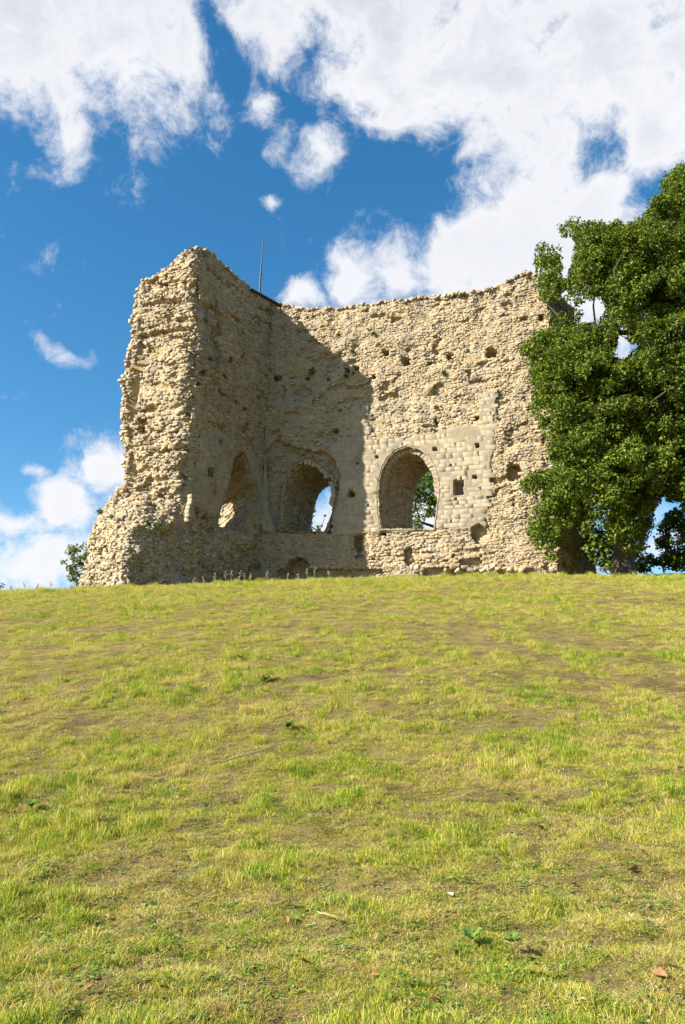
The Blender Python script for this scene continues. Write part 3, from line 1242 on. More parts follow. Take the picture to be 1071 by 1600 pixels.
# stones on the faces ----------------------------------------------------------------------
band = np.zeros(S_back['x'].shape, bool)
for poly in BAND_BACK:
    band |= in_poly(S_back['x'], S_back['y'], poly)
m_back = ~S_back['ash'] & ~band
scatter(S_back, .122, .10, .27, 21, .012, m_back, skip=.05, big=.05, jit=.11)
scatter(S_back, .175, .18, .34, 22, .022, band & ~S_back['ash'], jit=.05, wob=0.01, skip=.02)
scatter(S_side, .125, .10, .28, 23, .034, ~S_side['ash'], big=.06, skip=.05)
band_end = S_end['dep'] < .6
scatter(S_end, .145, .12, .34, 24, .05, band_end, big=.10, jit=.25, skip=.08)
scatter(S_right, .14, .12, .32, 25, .035)
scatter(S_left, .24, .24, .5, 26, .05, depth=.26)
blocks(S_back, .29, .26, .72, 31, S_back['ash'])
blocks(S_side, .28, .28, .72, 32, S_side['ash'])


def top_stones(G, seed, dens, name):
    r = np.random.default_rng(seed)
    nr, nc = G.shape[:2]
    for _ in range(dens):
        i, j = int(r.integers(nr)), int(r.integers(nc))
        n = np.array([0, -.25, 1.0])
        ST.add('stone', int(r.integers(len(ROCKS))), G[i, j] + np.array([0, 0, r.uniform(-.06, .05)]), axes(np.array([r.normal(), r.normal(), 0]), n, r.uniform(.15, .4), r.uniform(.14, .24), r.uniform(.15, .3), .2, r), name)


top_stones(cap_back, 41, 1300, 'wall_top')
top_stones(cap_side, 42, 600, 'wall_top')
for S_, sd in ((S_back, 43), (S_side, 44), (S_end, 45)):
    r = np.random.default_rng(sd)
    Pt_ = S_['P'][-1]
    for j in range(0, len(Pt_), 4):
        if r.random() < .5:
            ST.add('stone', int(r.integers(len(ROCKS))), Pt_[j] + np.array([0, 0, r.uniform(-.12, .02)]), axes(BD, BN, r.uniform(.15, .34), .25, r.uniform(.12, .24), .25, r), S_['name'])

# pale corner stones of the lost facing, standing proud at the broken end
r = np.random.default_rng(61)
for k, y in enumerate(np.arange(776, 816, 6.0)):
    p = pt(300 - (y - 776) * .16 + r.uniform(-1, 1), y, 43.9)
    ST.add('ashlar_block', int(r.integers(len(BLOCKS))), p, axes(N_OUT_END[[1, 0, 2]] * np.array([-1, 1, 1]), N_OUT_SIDE, .34, .34, .22, .08, r), 'side_wall')
# fallen blocks lying along the foot of the back wall
for x in np.concatenate([np.arange(598, 662, 5.0), np.arange(700, 830, 9.0)]):
    Y = 48.2 - (x - 600) * .011
    p = pt(x + r.uniform(-2, 2), 889 + r.uniform(-3, 3), Y)
    ST.add('stone', int(r.integers(len(ROCKS))), p, axes(np.array([1, r.normal() * .4, 0]), np.array([0, -1, .3]), r.uniform(.25, .5), r.uniform(.25, .4), r.uniform(.18, .3), .3, r), 'back_wall')


def voussoirs(near, lo, hi, n, depth0, radial, length, seed, miss=0):
    """wedge stones of an arch, between parameters lo..hi along its outline"""
    r = np.random.default_rng(seed)
    ring = resample(near, .04, closed=False)
    cen = np.array([near[:, 0].mean(), near[:, 1].mean(), 0])
    top = near[:, 2].max()
    w = np.linalg.norm(near[0] - near[-1])
    cen[2] = top - w * .55
    m = len(ring)
    ids = np.linspace(lo * (m - 1), hi * (m - 1), n + 1).astype(int)
    fwd = -BN
    for k in range(n):
        if r.random() < miss:
            continue
        a, b = ring[ids[k]], ring[ids[k + 1]]
        g = (b - a) * .03
        a, b = a + g, b - g
        rad = radial * r.uniform(.85, 1.15)
        f0 = depth0 + r.uniform(-.03, .04)
        vs_, fs = [], []
        for q in (a, b):
            din = cen - q
            din -= fwd * np.dot(din, fwd)
            din /= np.linalg.norm(din)
            for rr in (-.06, rad):
                for ff in (f0, f0 + length):
                    vs_.append(q + din * rr + fwd * ff + r.uniform(-.012, .012, 3))
        bm = bmesh.new()
        bv = [bm.verts.new(v) for v in vs_]
        for f in ((0, 1, 3, 2), (4, 6, 7, 5), (0, 4, 5, 1), (2, 3, 7, 6), (0, 2, 6, 4), (1, 5, 7, 3)):
            bm.faces.new([bv[i] for i in f])
        bmesh.ops.recalc_face_normals(bm, faces=bm.faces)
        bmesh.ops.bevel(bm, geom=list(bm.edges), offset=.022, segments=1, affect='EDGES')
        me = bpy.data.meshes.new('voussoir')
        bm.to_mesh(me)
        bm.free()
        me.materials.append(M_ASH)
        o = obj('voussoir', me, PARENTS['back_wall'])
        o.matrix_parent_inverse = (PARENTS['back_wall'].matrix_basis @ Matrix()).inverted()
        o['_world'] = 1


voussoirs(near_R, .18, .84, 27, .28, .32, .5, 71)
voussoirs(near_L, .46, .86, 15, .10, .34, .5, 72, .05)

for o in list(COL.objects):
    if '_world' in o:
        del o['_world']

def fix_parents():
    """children were placed in world space: keep them there under their parents"""
    bpy.context.view_layer.update()


ST.build('stone', M_STONE, KEEP, PARENTS, 300, 'rubble_stones')
ST.build('ashlar_block', M_ASH, KEEP, PARENTS, 300, 'ashlar_facing')
# everything of the keep was modelled in world coordinates
kin = Matrix.Translation(KEEP.location).inverted()
for o in COL.objects:
    if o.parent is KEEP:
        o.matrix_parent_inverse = kin
    elif o.parent is not None and o.parent.parent is KEEP:
        o.matrix_parent_inverse = Matrix()


# ------------------------------------------------------------------ trees
class Geo:
    def __init__(self):
        self.v, self.f = [], []

    def tube(self, pts, rad, sides=6):
        base = len(self.v)
        pts = [np.asarray(p, float) for p in pts]
        for k, p in enumerate(pts):
            d = pts[min(k + 1, len(pts) - 1)] - pts[max(k - 1, 0)]
            d = d / (np.linalg.norm(d) + 1e-9)
            a = np.cross(d, [0.31, .2, .93])
            a /= np.linalg.norm(a) + 1e-9
            b = np.cross(d, a)
            for s in range(sides):
                t = 2 * math.pi * s / sides
                self.v.append(p + (a * math.cos(t) + b * math.sin(t)) * rad[k])
        for k in range(len(pts) - 1):
            for s in range(sides):
                i0 = base + k * sides + s
                i1 = base + k * sides + (s + 1) % sides
                self.f.append((i0, i1, i1 + sides, i0 + sides))

    def build(self, name, mat, parent=None, smooth=True):
        me = mesh_from(name, self.v, self.f, mat, smooth)
        return obj(name, me, parent)


def leaf_cloud(centres, radii, per, size, seed, flat=.75, droop=.25):
    """leaf-sized folded faces spread through clumps"""
    r = np.random.default_rng(seed)
    P, Nn, S = [], [], []
    for c, rad in zip(centres, radii):
        n = max(int(per * (rad / .7) ** 2), 6)
        d = r.normal(size=(n, 3))
        d /= np.linalg.norm(d, axis=1, keepdims=True)
        q = rad * r.uniform(.35, 1, n) ** .6
        p = d * q[:, None] * np.array([1, 1, flat])
        P.append(c + p)
        Nn.append(d * .8 + np.array([0, 0, .55]) + r.normal(size=(n, 3)) * .45)
        S.append(size * r.uniform(.65, 1.3, n))
    P = np.concatenate(P)
    Nn = np.concatenate(Nn)
    S = np.concatenate(S)
    Nn /= np.linalg.norm(Nn, axis=1, keepdims=True)
    t = r.normal(size=P.shape)
    t -= Nn * (t * Nn).sum(1, keepdims=True)
    t /= np.linalg.norm(t, axis=1, keepdims=True)
    b = np.cross(Nn, t)
    n = len(P)
    V = np.empty((n, 4, 3))
    V[:, 0] = P - t * S[:, None] * .5
    V[:, 1] = P + b * S[:, None] * .32 + Nn * S[:, None] * .10
    V[:, 2] = P + t * S[:, None] * .5 - Nn * S[:, None] * .12
    V[:, 3] = P - b * S[:, None] * .32 + Nn * S[:, None] * .10
    i = np.arange(n)[:, None] * 4
    F = np.concatenate([i + np.array([[0, 1, 2]]), i + np.array([[0, 2, 3]])], 0)
    return V.reshape(-1, 3), F


def grow(base, trunk, targets, seed, r0, tip=.012):
    """trunk and limbs reaching for the foliage clumps; thickness follows what each limb carries"""
    r = np.random.default_rng(seed)
    nodes = [np.asarray(p, float) for p in trunk]
    par = [-1] + list(range(len(trunk) - 1))
    c0 = nodes[-1]
    order = np.argsort([np.linalg.norm(t - c0) for t in targets])
    for k in order:
        t = targets[k]
        A = np.array(nodes[2:]) if len(nodes) > 3 else np.array(nodes)
        off = 2 if len(nodes) > 3 else 0
        d = np.linalg.norm(A - t, axis=1) + .35 * np.maximum(A[:, 2] - t[2], 0)
        j = int(np.argmin(d)) + off
        a = nodes[j]
        L_ = np.linalg.norm(t - a)
        n = max(int(L_ / .8), 1)
        last = j
        for q in range(1, n + 1):
            f = q / n
            p = a * (1 - f) + t * f + r.normal(size=3) * .10 * min(L_, 1.5) * (1 if q < n else .3) + np.array([0, 0, .10 * L_ * math.sin(f * math.pi)])
            nodes.append(p)
            par.append(last)
            last = len(nodes) - 1
    w = np.ones(len(nodes)) * .25
    for k in range(len(nodes) - 1, 0, -1):
        w[par[k]] += w[k]
    rad = np.maximum(r0 * (w / w[0]) ** .46, tip)
    g_t, g_b = Geo(), Geo()
    g_t.tube(trunk, [rad[k] * (1.35 if k == 0 else 1) for k in range(len(trunk))], 12)
    for k in range(len(trunk), len(nodes)):
        p = par[k]
        g_b.tube([nodes[p], nodes[k]], [min(rad[p], rad[k] * 1.35), rad[k]], 5)
    return g_t, g_b


def oak():
    r = np.random.default_rng(5)
    outline = [(1085, 248), (1060, 252), (1042, 268), (1030, 290), (1040, 300), (1015, 305), (1008, 330), (985, 335), (990, 348), (960, 340), (950, 352), (930, 342), (905, 345), (890, 330), (868, 338),
               (864, 352), (876, 372), (872, 395), (852, 392), (834, 376), (832, 395), (840, 430), (834, 462), (848, 474), (868, 476), (880, 455), (890, 475), (905, 492), (925, 478), (945, 482),
               (930, 500), (900, 506), (870, 512), (845, 508), (822, 528), (800, 545), (815, 556), (826, 572), (822, 590), (832, 615), (828, 640), (845, 668), (855, 700), (862, 730), (830, 735),
               (808, 755), (820, 775), (845, 785), (828, 800), (820, 830), (836, 852), (850, 885), (868, 888), (880, 860), (912, 815), (930, 790), (945, 800), (945, 835), (970, 866), (1000, 880), (1014, 850),
               (1030, 830), (1022, 800), (1040, 780), (1062, 800), (1085, 815), (1150, 830), (1200, 780), (1240, 700), (1270, 600), (1260, 480), (1210, 360), (1150, 280)]
    holes = [[(912, 478), (940, 468), (944, 484), (925, 502), (900, 500)], [(996, 484), (1004, 478), (1008, 492), (1000, 496)], [(968, 520), (978, 512), (980, 556), (966, 560)],
             [(1008, 870), (1014, 842), (1036, 822), (1040, 846), (1024, 866)], [(882, 395), (888, 372), (894, 376), (890, 410), (886, 430), (879, 450)], [(1030, 812), (1046, 792), (1050, 800), (1036, 818)],
             [(892, 700), (897, 690), (900, 704)], [(1056, 610), (1060, 604), (1062, 616)]]
    YT = 41.0
    cen, rad = [], []

    def inside(x, y, rp, k=.6):
        ok = np.ones(np.shape(x), bool)
        for a in np.linspace(0, 2 * math.pi, 7)[:-1]:
            ok &= in_poly(x + math.cos(a) * rp * k, y + math.sin(a) * rp * k, outline)
            for h in holes:
                ok &= ~in_poly(x + math.cos(a) * rp * .85, y + math.sin(a) * rp * .85, h)
        return ok
    nb = 30000
    X_, Y_, RB = r.uniform(800, 1275, nb), r.uniform(248, 890, nb), r.uniform(20, 52, nb)
    ok = inside(X_, Y_, RB, .72)
    X_, Y_, RB = X_[ok], Y_[ok], RB[ok]
    ex, ey = (X_ - 1045) / 245, (Y_ - 600) / 350
    thick = 6.0 * np.sqrt(np.maximum(.06, 1 - ex * ex - ey * ey))
    D_ = YT + r.uniform(-1, 1, len(X_)) * thick
    D_ = np.where(X_ > 905, np.minimum(D_, 46), np.minimum(D_, 43.4))
    D_ = np.where(X_ < 880, np.maximum(D_, 38.5), D_)
    bp, brad = np.zeros((0, 3)), np.zeros(0)
    for x, y, d, rb in zip(X_[:4500], Y_[:4500], D_[:4500], RB[:4500]):
        p = pt(x, y, d)
        rm = rb / FPX * d
        if len(bp) and (np.linalg.norm(bp - p, axis=1) < (brad + rm) * .60).any():
            continue
        bp, brad = np.vstack([bp, p]), np.append(brad, rm)
        n = int(30 * (rm / 1.2) ** 2) + 7
        dv = r.normal(size=(n, 3)) + np.array([-.15, -.25, .45])
        dv /= np.linalg.norm(dv, axis=1, keepdims=True)
        q = p + dv * (rm * r.uniform(.45, 1.05, n) ** .7)[:, None] * np.array([1, 1, .85])
        rq = r.uniform(.2, .46, n)
        qx, qy = project(q)
        good = inside(qx, qy, rq / d * FPX, .5) & (q[:, 2] > ground_z(q[:, 0], q[:, 1]) + .3) & (q[:, 1] < np.where(qx > 905, 46.5, 43.7))
        cen += list(q[good])
        rad += list(rq[good])
    fx, fy, fr = r.uniform(800, 1275, 5000), r.uniform(250, 890, 5000), r.uniform(.25, .5, 5000)
    good = inside(fx, fy, fr / 41 * FPX, .55)
    for x, y, q in list(zip(fx[good], fy[good], fr[good]))[:950]:
        th = 5.4 * math.sqrt(max(.06, 1 - ((x - 1045) / 245) ** 2 - ((y - 600) / 350) ** 2))
        p = pt(x, y, min(YT - th * r.uniform(.2, .95), 43.2))
        if p[2] > ground_z(p[0], p[1]) + .3:
            cen.append(p)
            rad.append(q)
    for _ in range(46):
        x, y = r.uniform(838, 876), r.uniform(382, 472)
        cen.append(pt(x + (y - 425) * .06, y, r.uniform(40.5, 43.0)))
        rad.append(r.uniform(.2, .42))
    for _ in range(40):
        cen.append(pt(r.uniform(858, 905), r.uniform(486, 540), r.uniform(40.5, 43)))
        rad.append(r.uniform(.25, .45))
    print('oak boughs', len(bp), 'clumps', len(cen))
    root_xy = pt(972, 860, 42.5)
    bz = float(ground_z(root_xy[0], root_xy[1])) - .2
    base = np.array([root_xy[0], root_xy[1], bz])
    trunk = [base, base + [.05, 0, 1.2], base + [.2, 0, 2.8], base + [.5, -.1, 4.6], base + [.9, -.2, 7], base + [1.5, -.2, 10], base + [2.0, 0, 13]]
    pick = r.permutation(len(cen))[:700]
    g_t, g_b = grow(base, trunk, [cen[k] for k in pick], 6, .55)
    root = empty('oak_tree', base, 'large leafy oak tree growing against the right end of the ruin', 'tree')
    tr = g_t.build('trunk', M_BARK, root)
    br = tag(g_b.build('branches', M_BARK, root), kind='stuff')
    V, F = leaf_cloud(cen, rad, 150, .165, 9)
    cr = obj('crown', mesh_from('crown', V, F, M_OAK), root)
    print('oak leaves', len(F) // 2)
    for o in (tr, br, cr):
        o.matrix_parent_inverse = Matrix.Translation(base).inverted()


oak()


def small_tree(name, label, cat, basepx, clumps, per, leaf, seed, r0, mat=M_FAR, trunk_h=.5):
    """clumps: (x, y, radius in photograph pixels, metres ahead)"""
    r = np.random.default_rng(seed)
    cen = [pt(x, y, Y) for (x, y, rp, Y) in clumps]
    rad = [rp / FPX * Y for (x, y, rp, Y) in clumps]
    b = pt(*basepx)
    base = np.array([b[0], b[1], float(ground_z(b[0], b[1])) - .1])
    mean = np.mean(cen, axis=0)
    top = base * (1 - trunk_h) + mean * trunk_h
    trunk = [base, base * .66 + top * .34 + r.normal(size=3) * .05, base * .33 + top * .67 + r.normal(size=3) * .08, top]
    g_t, g_b = grow(base, trunk, cen, seed, r0, .008)
    root = empty(name, base, label, cat)
    V, F = leaf_cloud(cen, rad, per, leaf, seed + 1)
    parts = [g_t.build('trunk', M_BARK, root), tag(g_b.build('branches', M_BARK, root), kind='stuff'), obj('crown', mesh_from('crown', V, F, mat), root)]
    for o in parts:
        o.matrix_parent_inverse = Matrix.Translation(base).inverted()


def ball(cx, cy, rx, ry, Y, dy, n, rmin, rmax, seed):
    r = np.random.default_rng(seed)
    out = []
    while len(out) < n:
        a, b = r.uniform(-1, 1, 2)
        if a * a + b * b > 1:
            continue
        out.append((cx + a * rx, cy + b * ry, r.uniform(rmin, rmax), Y + r.uniform(-dy, dy)))
    return out


small_tree('tree_behind_ruin', 'green tree behind the ruin seen through the lit arched window', 'tree', (690, 890, 66),
           ball(672, 762, 40, 24, 64, 3, 42, 8, 15, 3) + ball(655, 800, 22, 26, 64, 3, 18, 5, 10, 4) + ball(690, 808, 26, 20, 65, 2, 8, 4, 8, 5) + ball(745, 790, 40, 50, 66, 3, 40, 8, 15, 8), 95, .26, 14, .22)
small_tree('bush_behind_ruin', 'small leafy bush behind the ruin seen through the shaded left arch', 'bush', (478, 890, 62),
           ball(478, 800, 14, 26, 61, 1, 12, 5, 9, 6) + ball(492, 828, 12, 8, 61, 1, 9, 3, 6, 7) + [(508, 806, 3, 61), (503, 822, 3, 61)], 40, .22, 15, .1)
small_tree('hillside_shrub', 'green leafy shrub beside the foot of the rubble footing on the left', 'shrub', (128, 915, 51),
           ball(124, 882, 24, 34, 51, 1.2, 40, 5, 10, 9) + ball(138, 860, 10, 20, 51, 1, 16, 4, 8, 10), 120, .19, 16, .09)
small_tree('low_tree', 'dense low tree under the oak at the right border', 'tree', (1075, 890, 50),
           ball(1072, 842, 40, 48, 50, 1.5, 130, 9, 16, 12) + ball(1010, 880, 34, 12, 49, 1, 34, 6, 11, 13) + ball(1130, 830, 50, 60, 51, 2, 70, 9, 17, 17), 80, .23, 17, .2, M_OAK)
small_tree('shaded_shrub', 'dark shaded shrub under the oak against the broken end of the ruin', 'shrub', (965, 892, 47),
           ball(950, 836, 38, 54, 46.5, 1.2, 150, 9, 15, 21) + ball(992, 868, 24, 18, 46, 1, 30, 6, 11, 22), 60, .22, 23, .12, M_OAK)
small_tree('far_bush', 'tiny bush on the skyline at the left border', 'bush', (-4, 921, 60), ball(-6, 912, 9, 12, 60, 1, 14, 3, 6, 18), 40, .22, 18, .06)

# ------------------------------------------------------------------ small fixtures on the ruin
def lightning_rod():
    a, b = pt(405.5, 459, 50.6), pt(412, 371, 50.6)
    root = empty('lightning_rod', a, 'thin dark metal lightning rod on top of the wall corner', 'lightning rod')
    g = Geo()
    g.tube([a - [0, 0, .6], a + (b - a) * .35], [.075, .065], 8)
    p0 = g.build('mast', M_IRON, root)
    g = Geo()
    g.tube([a + (b - a) * .35, b], [.05, .026], 6)
    p1 = g.build('spike', M_IRON, root)
    g = Geo()
    c = a + (b - a) * .35
    g.tube([c - [0, 0, .08], c + [0, 0, .08]], [.085, .085], 8)
    p2 = g.build('collar', M_IRON, root)
    for o in (p0, p1, p2):
        o.matrix_parent_inverse = Matrix.Translation(a).inverted()


def box_between(a, b, w, h, name, mat, parent):
    a, b = np.asarray(a, float), np.asarray(b, float)
    d = (b - a) / np.linalg.norm(b - a)
    s = np.cross(d, Zup)
    s /= np.linalg.norm(s)
    u = np.cross(s, d)
    bm = bmesh.new()
    vs_ = [bm.verts.new(p + s * i * w * .5 + u * j * h * .5) for p in (a, b) for i in (-1, 1) for j in (-1, 1)]
    for f in ((0, 1, 3, 2), (4, 6, 7, 5), (0, 4, 5, 1), (2, 3, 7, 6), (0, 2, 6, 4), (1, 5, 7, 3)):
        bm.faces.new([vs_[i] for i in f])
    bmesh.ops.recalc_face_normals(bm, faces=bm.faces)
    bmesh.ops.bevel(bm, geom=list(bm.edges), offset=min(w, h) * .12, segments=1, affect='EDGES')
    me = bpy.data.meshes.new(name)
    bm.to_mesh(me)
    bm.free()
    me.materials.append(mat)
    return obj(name, me, parent)


def timber():
    a, b = pt(392, 452, 47.9), pt(439, 478, 49.2)
    root = empty('timber_beam', a, 'dark timber beam laid across the broken wall top below the lightning rod', 'beam')
    inv = Matrix.Translation(a).inverted()
    s = np.cross((b - a) / np.linalg.norm(b - a), Zup)
    for k in (-1, 1):
        o = box_between(a + s * k * .07, b + s * k * .07, .12, .09, 'plank', M_TIMBER, root)
        o.matrix_parent_inverse = inv
    o = box_between(b + [0, 0, .05], b + [.02, 0, -.55], .07, .07, 'post', M_TIMBER, root)
    o.matrix_parent_inverse = inv


def bracket():
    a = pt(295.5, 389, 43.6)
    root = empty('metal_bracket', a, 'small dark metal bracket sticking up from the highest tip of the ruin', 'bracket')
    g = Geo()
    g.tube([a - [0, 0, .1], a + [0, 0, .30]], [.02, .015], 6)
    p0 = g.build('spike', M_IRON, root)
    v = [a + [.02, -.02, .26], a + [.26, -.02, .02], a + [.02, -.02, .02], a + [.02, .02, .26], a + [.26, .02, .02], a + [.02, .02, .02]]
    me = mesh_from('fin', v, [(0, 2, 1), (3, 4, 5), (0, 1, 4, 3), (1, 2, 5, 4), (2, 0, 3, 5)], M_IRON)
    p1 = obj('fin', me, root)
    for o in (p0, p1):
        o.matrix_parent_inverse = Matrix.Translation(a).inverted()


lightning_rod()
timber()
bracket()


def face_point(S, x, y):
    """nearest built point of a face to a photograph pixel"""
    d = (S['x'] - x) ** 2 + (S['y'] - y) ** 2
    i, j = np.unravel_index(np.argmin(d), d.shape)
    return S['P'][i, j], S['N'][i, j]


WALL_WEEDS = [
    (S_back, 540, 586, 12, 'dark green weed tuft on the lit upper wall just beside the shadow edge'),
    (S_back, 528, 521, 11, 'green weed tuft high on the lit wall beside the slanting shadow edge'),
    (S_back, 550, 548, 11, 'pale green spreading weed between the shadow edge and the row of beam holes'),
    (S_back, 552, 582, 9, 'grey green weed tuft below the leftmost lit beam hole'),
    (S_back, 693, 582, 13, 'olive weed tuft below the row of beam holes, rightmost on the lit wall'),
    (S_back, 672, 566, 9, 'small green weed beside the middle beam hole'),
    (S_back, 675, 610, 9, 'dark green weed on the lit wall well below the beam holes'),
    (S_back, 583, 520, 9, 'green weed high on the lit wall under the sagging wall top'),
    (S_back, 676, 508, 7, 'tiny green weed in the upper lit wall above the beam holes'),
    (S_back, 480, 590, 11, 'dark weed tuft in the shaded upper back wall'),
    (S_back, 512, 592, 9, 'small weed tuft in the shaded wall near the vertical shadow edge'),
    (S_back, 803, 722, 9, 'yellow green grass tuft above the round hole beside the oak'),
    (S_side, 322, 500, 11, 'dark weed tuft in the shaded side wall near its broken edge'),
    (S_side, 335, 560, 10, 'dark weed tuft halfway up the shaded side wall'),
    (S_side, 352, 588, 9, 'lower dark weed tuft in the shaded side wall'),
]


def weed_mesh(name, n, h, seed, mat, spread=.6, out=(0, -.4, 1)):
    """tuft of narrow arching leaves"""
    r = np.random.default_rng(seed)
    V, F = [], []
    up = np.array(out, float)
    up /= np.linalg.norm(up)
    for k in range(n):
        d = up + r.normal(size=3) * spread
        d /= np.linalg.norm(d)
        L_ = h * r.uniform(.5, 1.1)
        w = h * r.uniform(.10, .18)
        side = np.cross(d, r.normal(size=3))
        side /= np.linalg.norm(side)
        b0 = r.normal(size=3) * h * .12
        p1 = b0 + d * L_ * .55
        p2 = b0 + d * L_ + np.array([0, 0, -.25 * L_])
        i = len(V)
        V += [b0 - side * w * .3, b0 + side * w * .3, p1 + side * w * .5, p1 - side * w * .5, p2]
        F += [(i, i + 1, i + 2, i + 3), (i + 3, i + 2, i + 4)]
    return mesh_from(name, V, F, mat)


for k, (S_, x, y, sz, lab) in enumerate(WALL_WEEDS):
    p, n = face_point(S_, x, y)
    h = sz / FPX * p[1]
    o = obj('wall_weed', weed_mesh('wall_weed', 46, h * .75, 200 + k, M_WEED, .75, (n[0], n[1], .8)))
    o.location = p + n * .02
    tag(o, lab, 'weed', 'weeds rooted in the ruin walls')
for k, (x, y, Y, sz, lab) in enumerate([
        (201, 784, 44.6, 13, 'green weed tuft on the sunlit ledge below the broken wall end'),
        (157, 801, 43.4, 13, 'green weed tuft on the outermost tip of the rubble footing'),
        (174, 808, 42.4, 10, 'small green weed between the two larger tufts on the rubble footing'),
        (232, 818, 41.6, 15, 'dark ivy like weed hanging from the top edge of the rubble footing'),
        (250, 822, 42.2, 13, 'second dark weed hanging from the shaded top edge of the rubble footing')]):
    o = obj('ledge_weed', weed_mesh('ledge_weed', 60, sz / FPX * Y * .8, 260 + k, M_WEED, .8))
    o.location = pt(x, y, Y)
    tag(o, lab, 'weed', 'weeds on the rubble footing')

# ------------------------------------------------------------------ grass
def mat_grass(name, stops, lean):
    m, nt, b = new_mat(name)
    pos = geo(nt).outputs['Position']
    oi = nt.nodes.new('ShaderNodeObjectInfo')
    g = geo(nt)
    v = math_node(nt, 'ADD', math_node(nt, 'ADD', math_node(nt, 'MULTIPLY', noise_node(nt, .5, 3, .6, pos), .75), math_node(nt, 'MULTIPLY', noise_node(nt, 2.4, 3, .6, pos), .70)), math_node(nt, 'MULTIPLY', math_node(nt, 'SUBTRACT', oi.outputs['Random'], .5), .55))
    v = math_node(nt, 'ADD', v, math_node(nt, 'MULTIPLY', math_node(nt, 'SUBTRACT', g.outputs['Random Per Island'], .5), .36))
    v = math_node(nt, 'ADD', v, lean - .135)
    c = ramp(nt, v, stops)
    hv = nt.nodes.new('ShaderNodeHueSaturation')
    nt.links.new(c, hv.inputs['Color'])
    nt.links.new(math_node(nt, 'ADD', math_node(nt, 'MULTIPLY', math_node(nt, 'FRACT', math_node(nt, 'MULTIPLY', g.outputs['Random Per Island'], 7.7)), .7), .65), hv.inputs['Value'])
    c = hv.outputs[0]
    nt.links.new(c, b.inputs['Base Color'])
    b.inputs['Roughness'].default_value = .55
    b.inputs['Specular IOR Level'].default_value = .3
    tr = nt.nodes.new('ShaderNodeBsdfTranslucent')
    nt.links.new(c, tr.inputs[0])
    mx = nt.nodes.new('ShaderNodeMixShader')
    mx.inputs[0].default_value = .42
    nt.links.new(b.outputs[0], mx.inputs[1])
    nt.links.new(tr.outputs[0], mx.inputs[2])
    nt.links.new(mx.outputs[0], nt.nodes['Material Output'].inputs[0])
    return m


GR = [(.13, (.085, .185, .011)), (.32, (.20, .30, .015)), (.47, (.36, .39, .020)), (.60, (.48, .43, .040)), (.72, (.57, .48, .11)), (.86, (.63, .52, .21)), (.99, (.44, .31, .13))]
M_GRASS = mat_grass('meadow grass', GR, 0.0)
M_STRAW = mat_grass('dry straw grass', GR, .22)
M_LUSH = mat_grass('lush grass', GR, -.16)
M_CLOVER = mat_grass('low broad leaves', [(.3, (.09, .18, .018)), (.5, (.16, .26, .03)), (.7, (.24, .32, .06)), (.9, (.33, .37, .12))], 0)


def tuft(name, n, h, w, spread, lean, seed, mat):
    r = np.random.default_rng(seed)
    V, F = [], []
    for k in range(n):
        a = r.uniform(0, 2 * math.pi)
        rad = spread * math.sqrt(r.random())
        b0 = np.array([math.cos(a) * rad, math.sin(a) * rad, -.01])
        dirv = np.array([r.normal() * lean, r.normal() * lean, 1.0])
        dirv /= np.linalg.norm(dirv)
        L_ = h * r.uniform(.45, 1.15)
        ww = w * r.uniform(.7, 1.3)
        t = r.uniform(0, math.pi)
        side = np.array([math.cos(t), math.sin(t), 0])
        bend = np.array([r.normal(), r.normal(), 0]) * L_ * .22
        p1 = b0 + dirv * L_ * .5
        p2 = b0 + dirv * L_ * .85 + bend * .6
        p3 = b0 + dirv * L_ + bend * 1.2 + np.array([0, 0, -.08 * L_])
        i = len(V)
        V += [b0 - side * ww * .5, b0 + side * ww * .5, p1 + side * ww * .45, p1 - side * ww * .45, p2 + side * ww * .3, p2 - side * ww * .3, p3]
        F += [(i, i + 1, i + 2, i + 3), (i + 3, i + 2, i + 4, i + 5), (i + 5, i + 4, i + 6)]
    me = mesh_from(name, V, F, mat)
    return bpy.data.objects.new(name, me)


def clover(name, seed):
    r = np.random.default_rng(seed)
    V, F = [], []
    for k in range(9):
        a = r.uniform(0, 6.28)
        d = np.array([math.cos(a), math.sin(a), 0])
        s = np.array([-d[1], d[0], 0])
        q = r.uniform(.01, .05)
        L_ = r.uniform(.02, .045)
        z = r.uniform(.015, .04)
        b0 = d * q + [0, 0, z]
        i = len(V)
        V += [b0, b0 + d * L_ * .5 + s * L_ * .35 + [0, 0, .006], b0 + d * L_ + [0, 0, r.uniform(-.01, .012)], b0 + d * L_ * .5 - s * L_ * .35 + [0, 0, .006]]
        F += [(i, i + 1, i + 2), (i, i + 2, i + 3)]
    me = mesh_from(name, V, F, M_CLOVER)
    return bpy.data.objects.new(name, me)


def make_collection(name, obs):
    c = bpy.data.collections.new(name)
    for o in obs:
        c.objects.link(o)
    return c


# names sort alphabetically inside the collection: the index attribute relies on it
C_GRASS = make_collection('grass tufts', [
    tuft('a_short_tuft', 20, .060, .0033, .045, .45, 1, M_GRASS), tuft('b_short_tuft', 20, .070, .0033, .05, .55, 2, M_GRASS), tuft('c_mid_tuft', 18, .10, .0036, .05, .45, 3, M_GRASS),
    tuft('d_straw_tuft', 20, .065, .003, .06, .95, 4, M_STRAW), tuft('e_straw_tuft', 14, .10, .003, .05, .6, 5, M_STRAW), tuft('f_lush_tuft', 16, .11, .0048, .045, .42, 6, M_LUSH),
    tuft('g_flat_straw', 22, .075, .0032, .07, 1.9, 7, M_STRAW), clover('h_clover', 8), clover('i_clover', 9)])


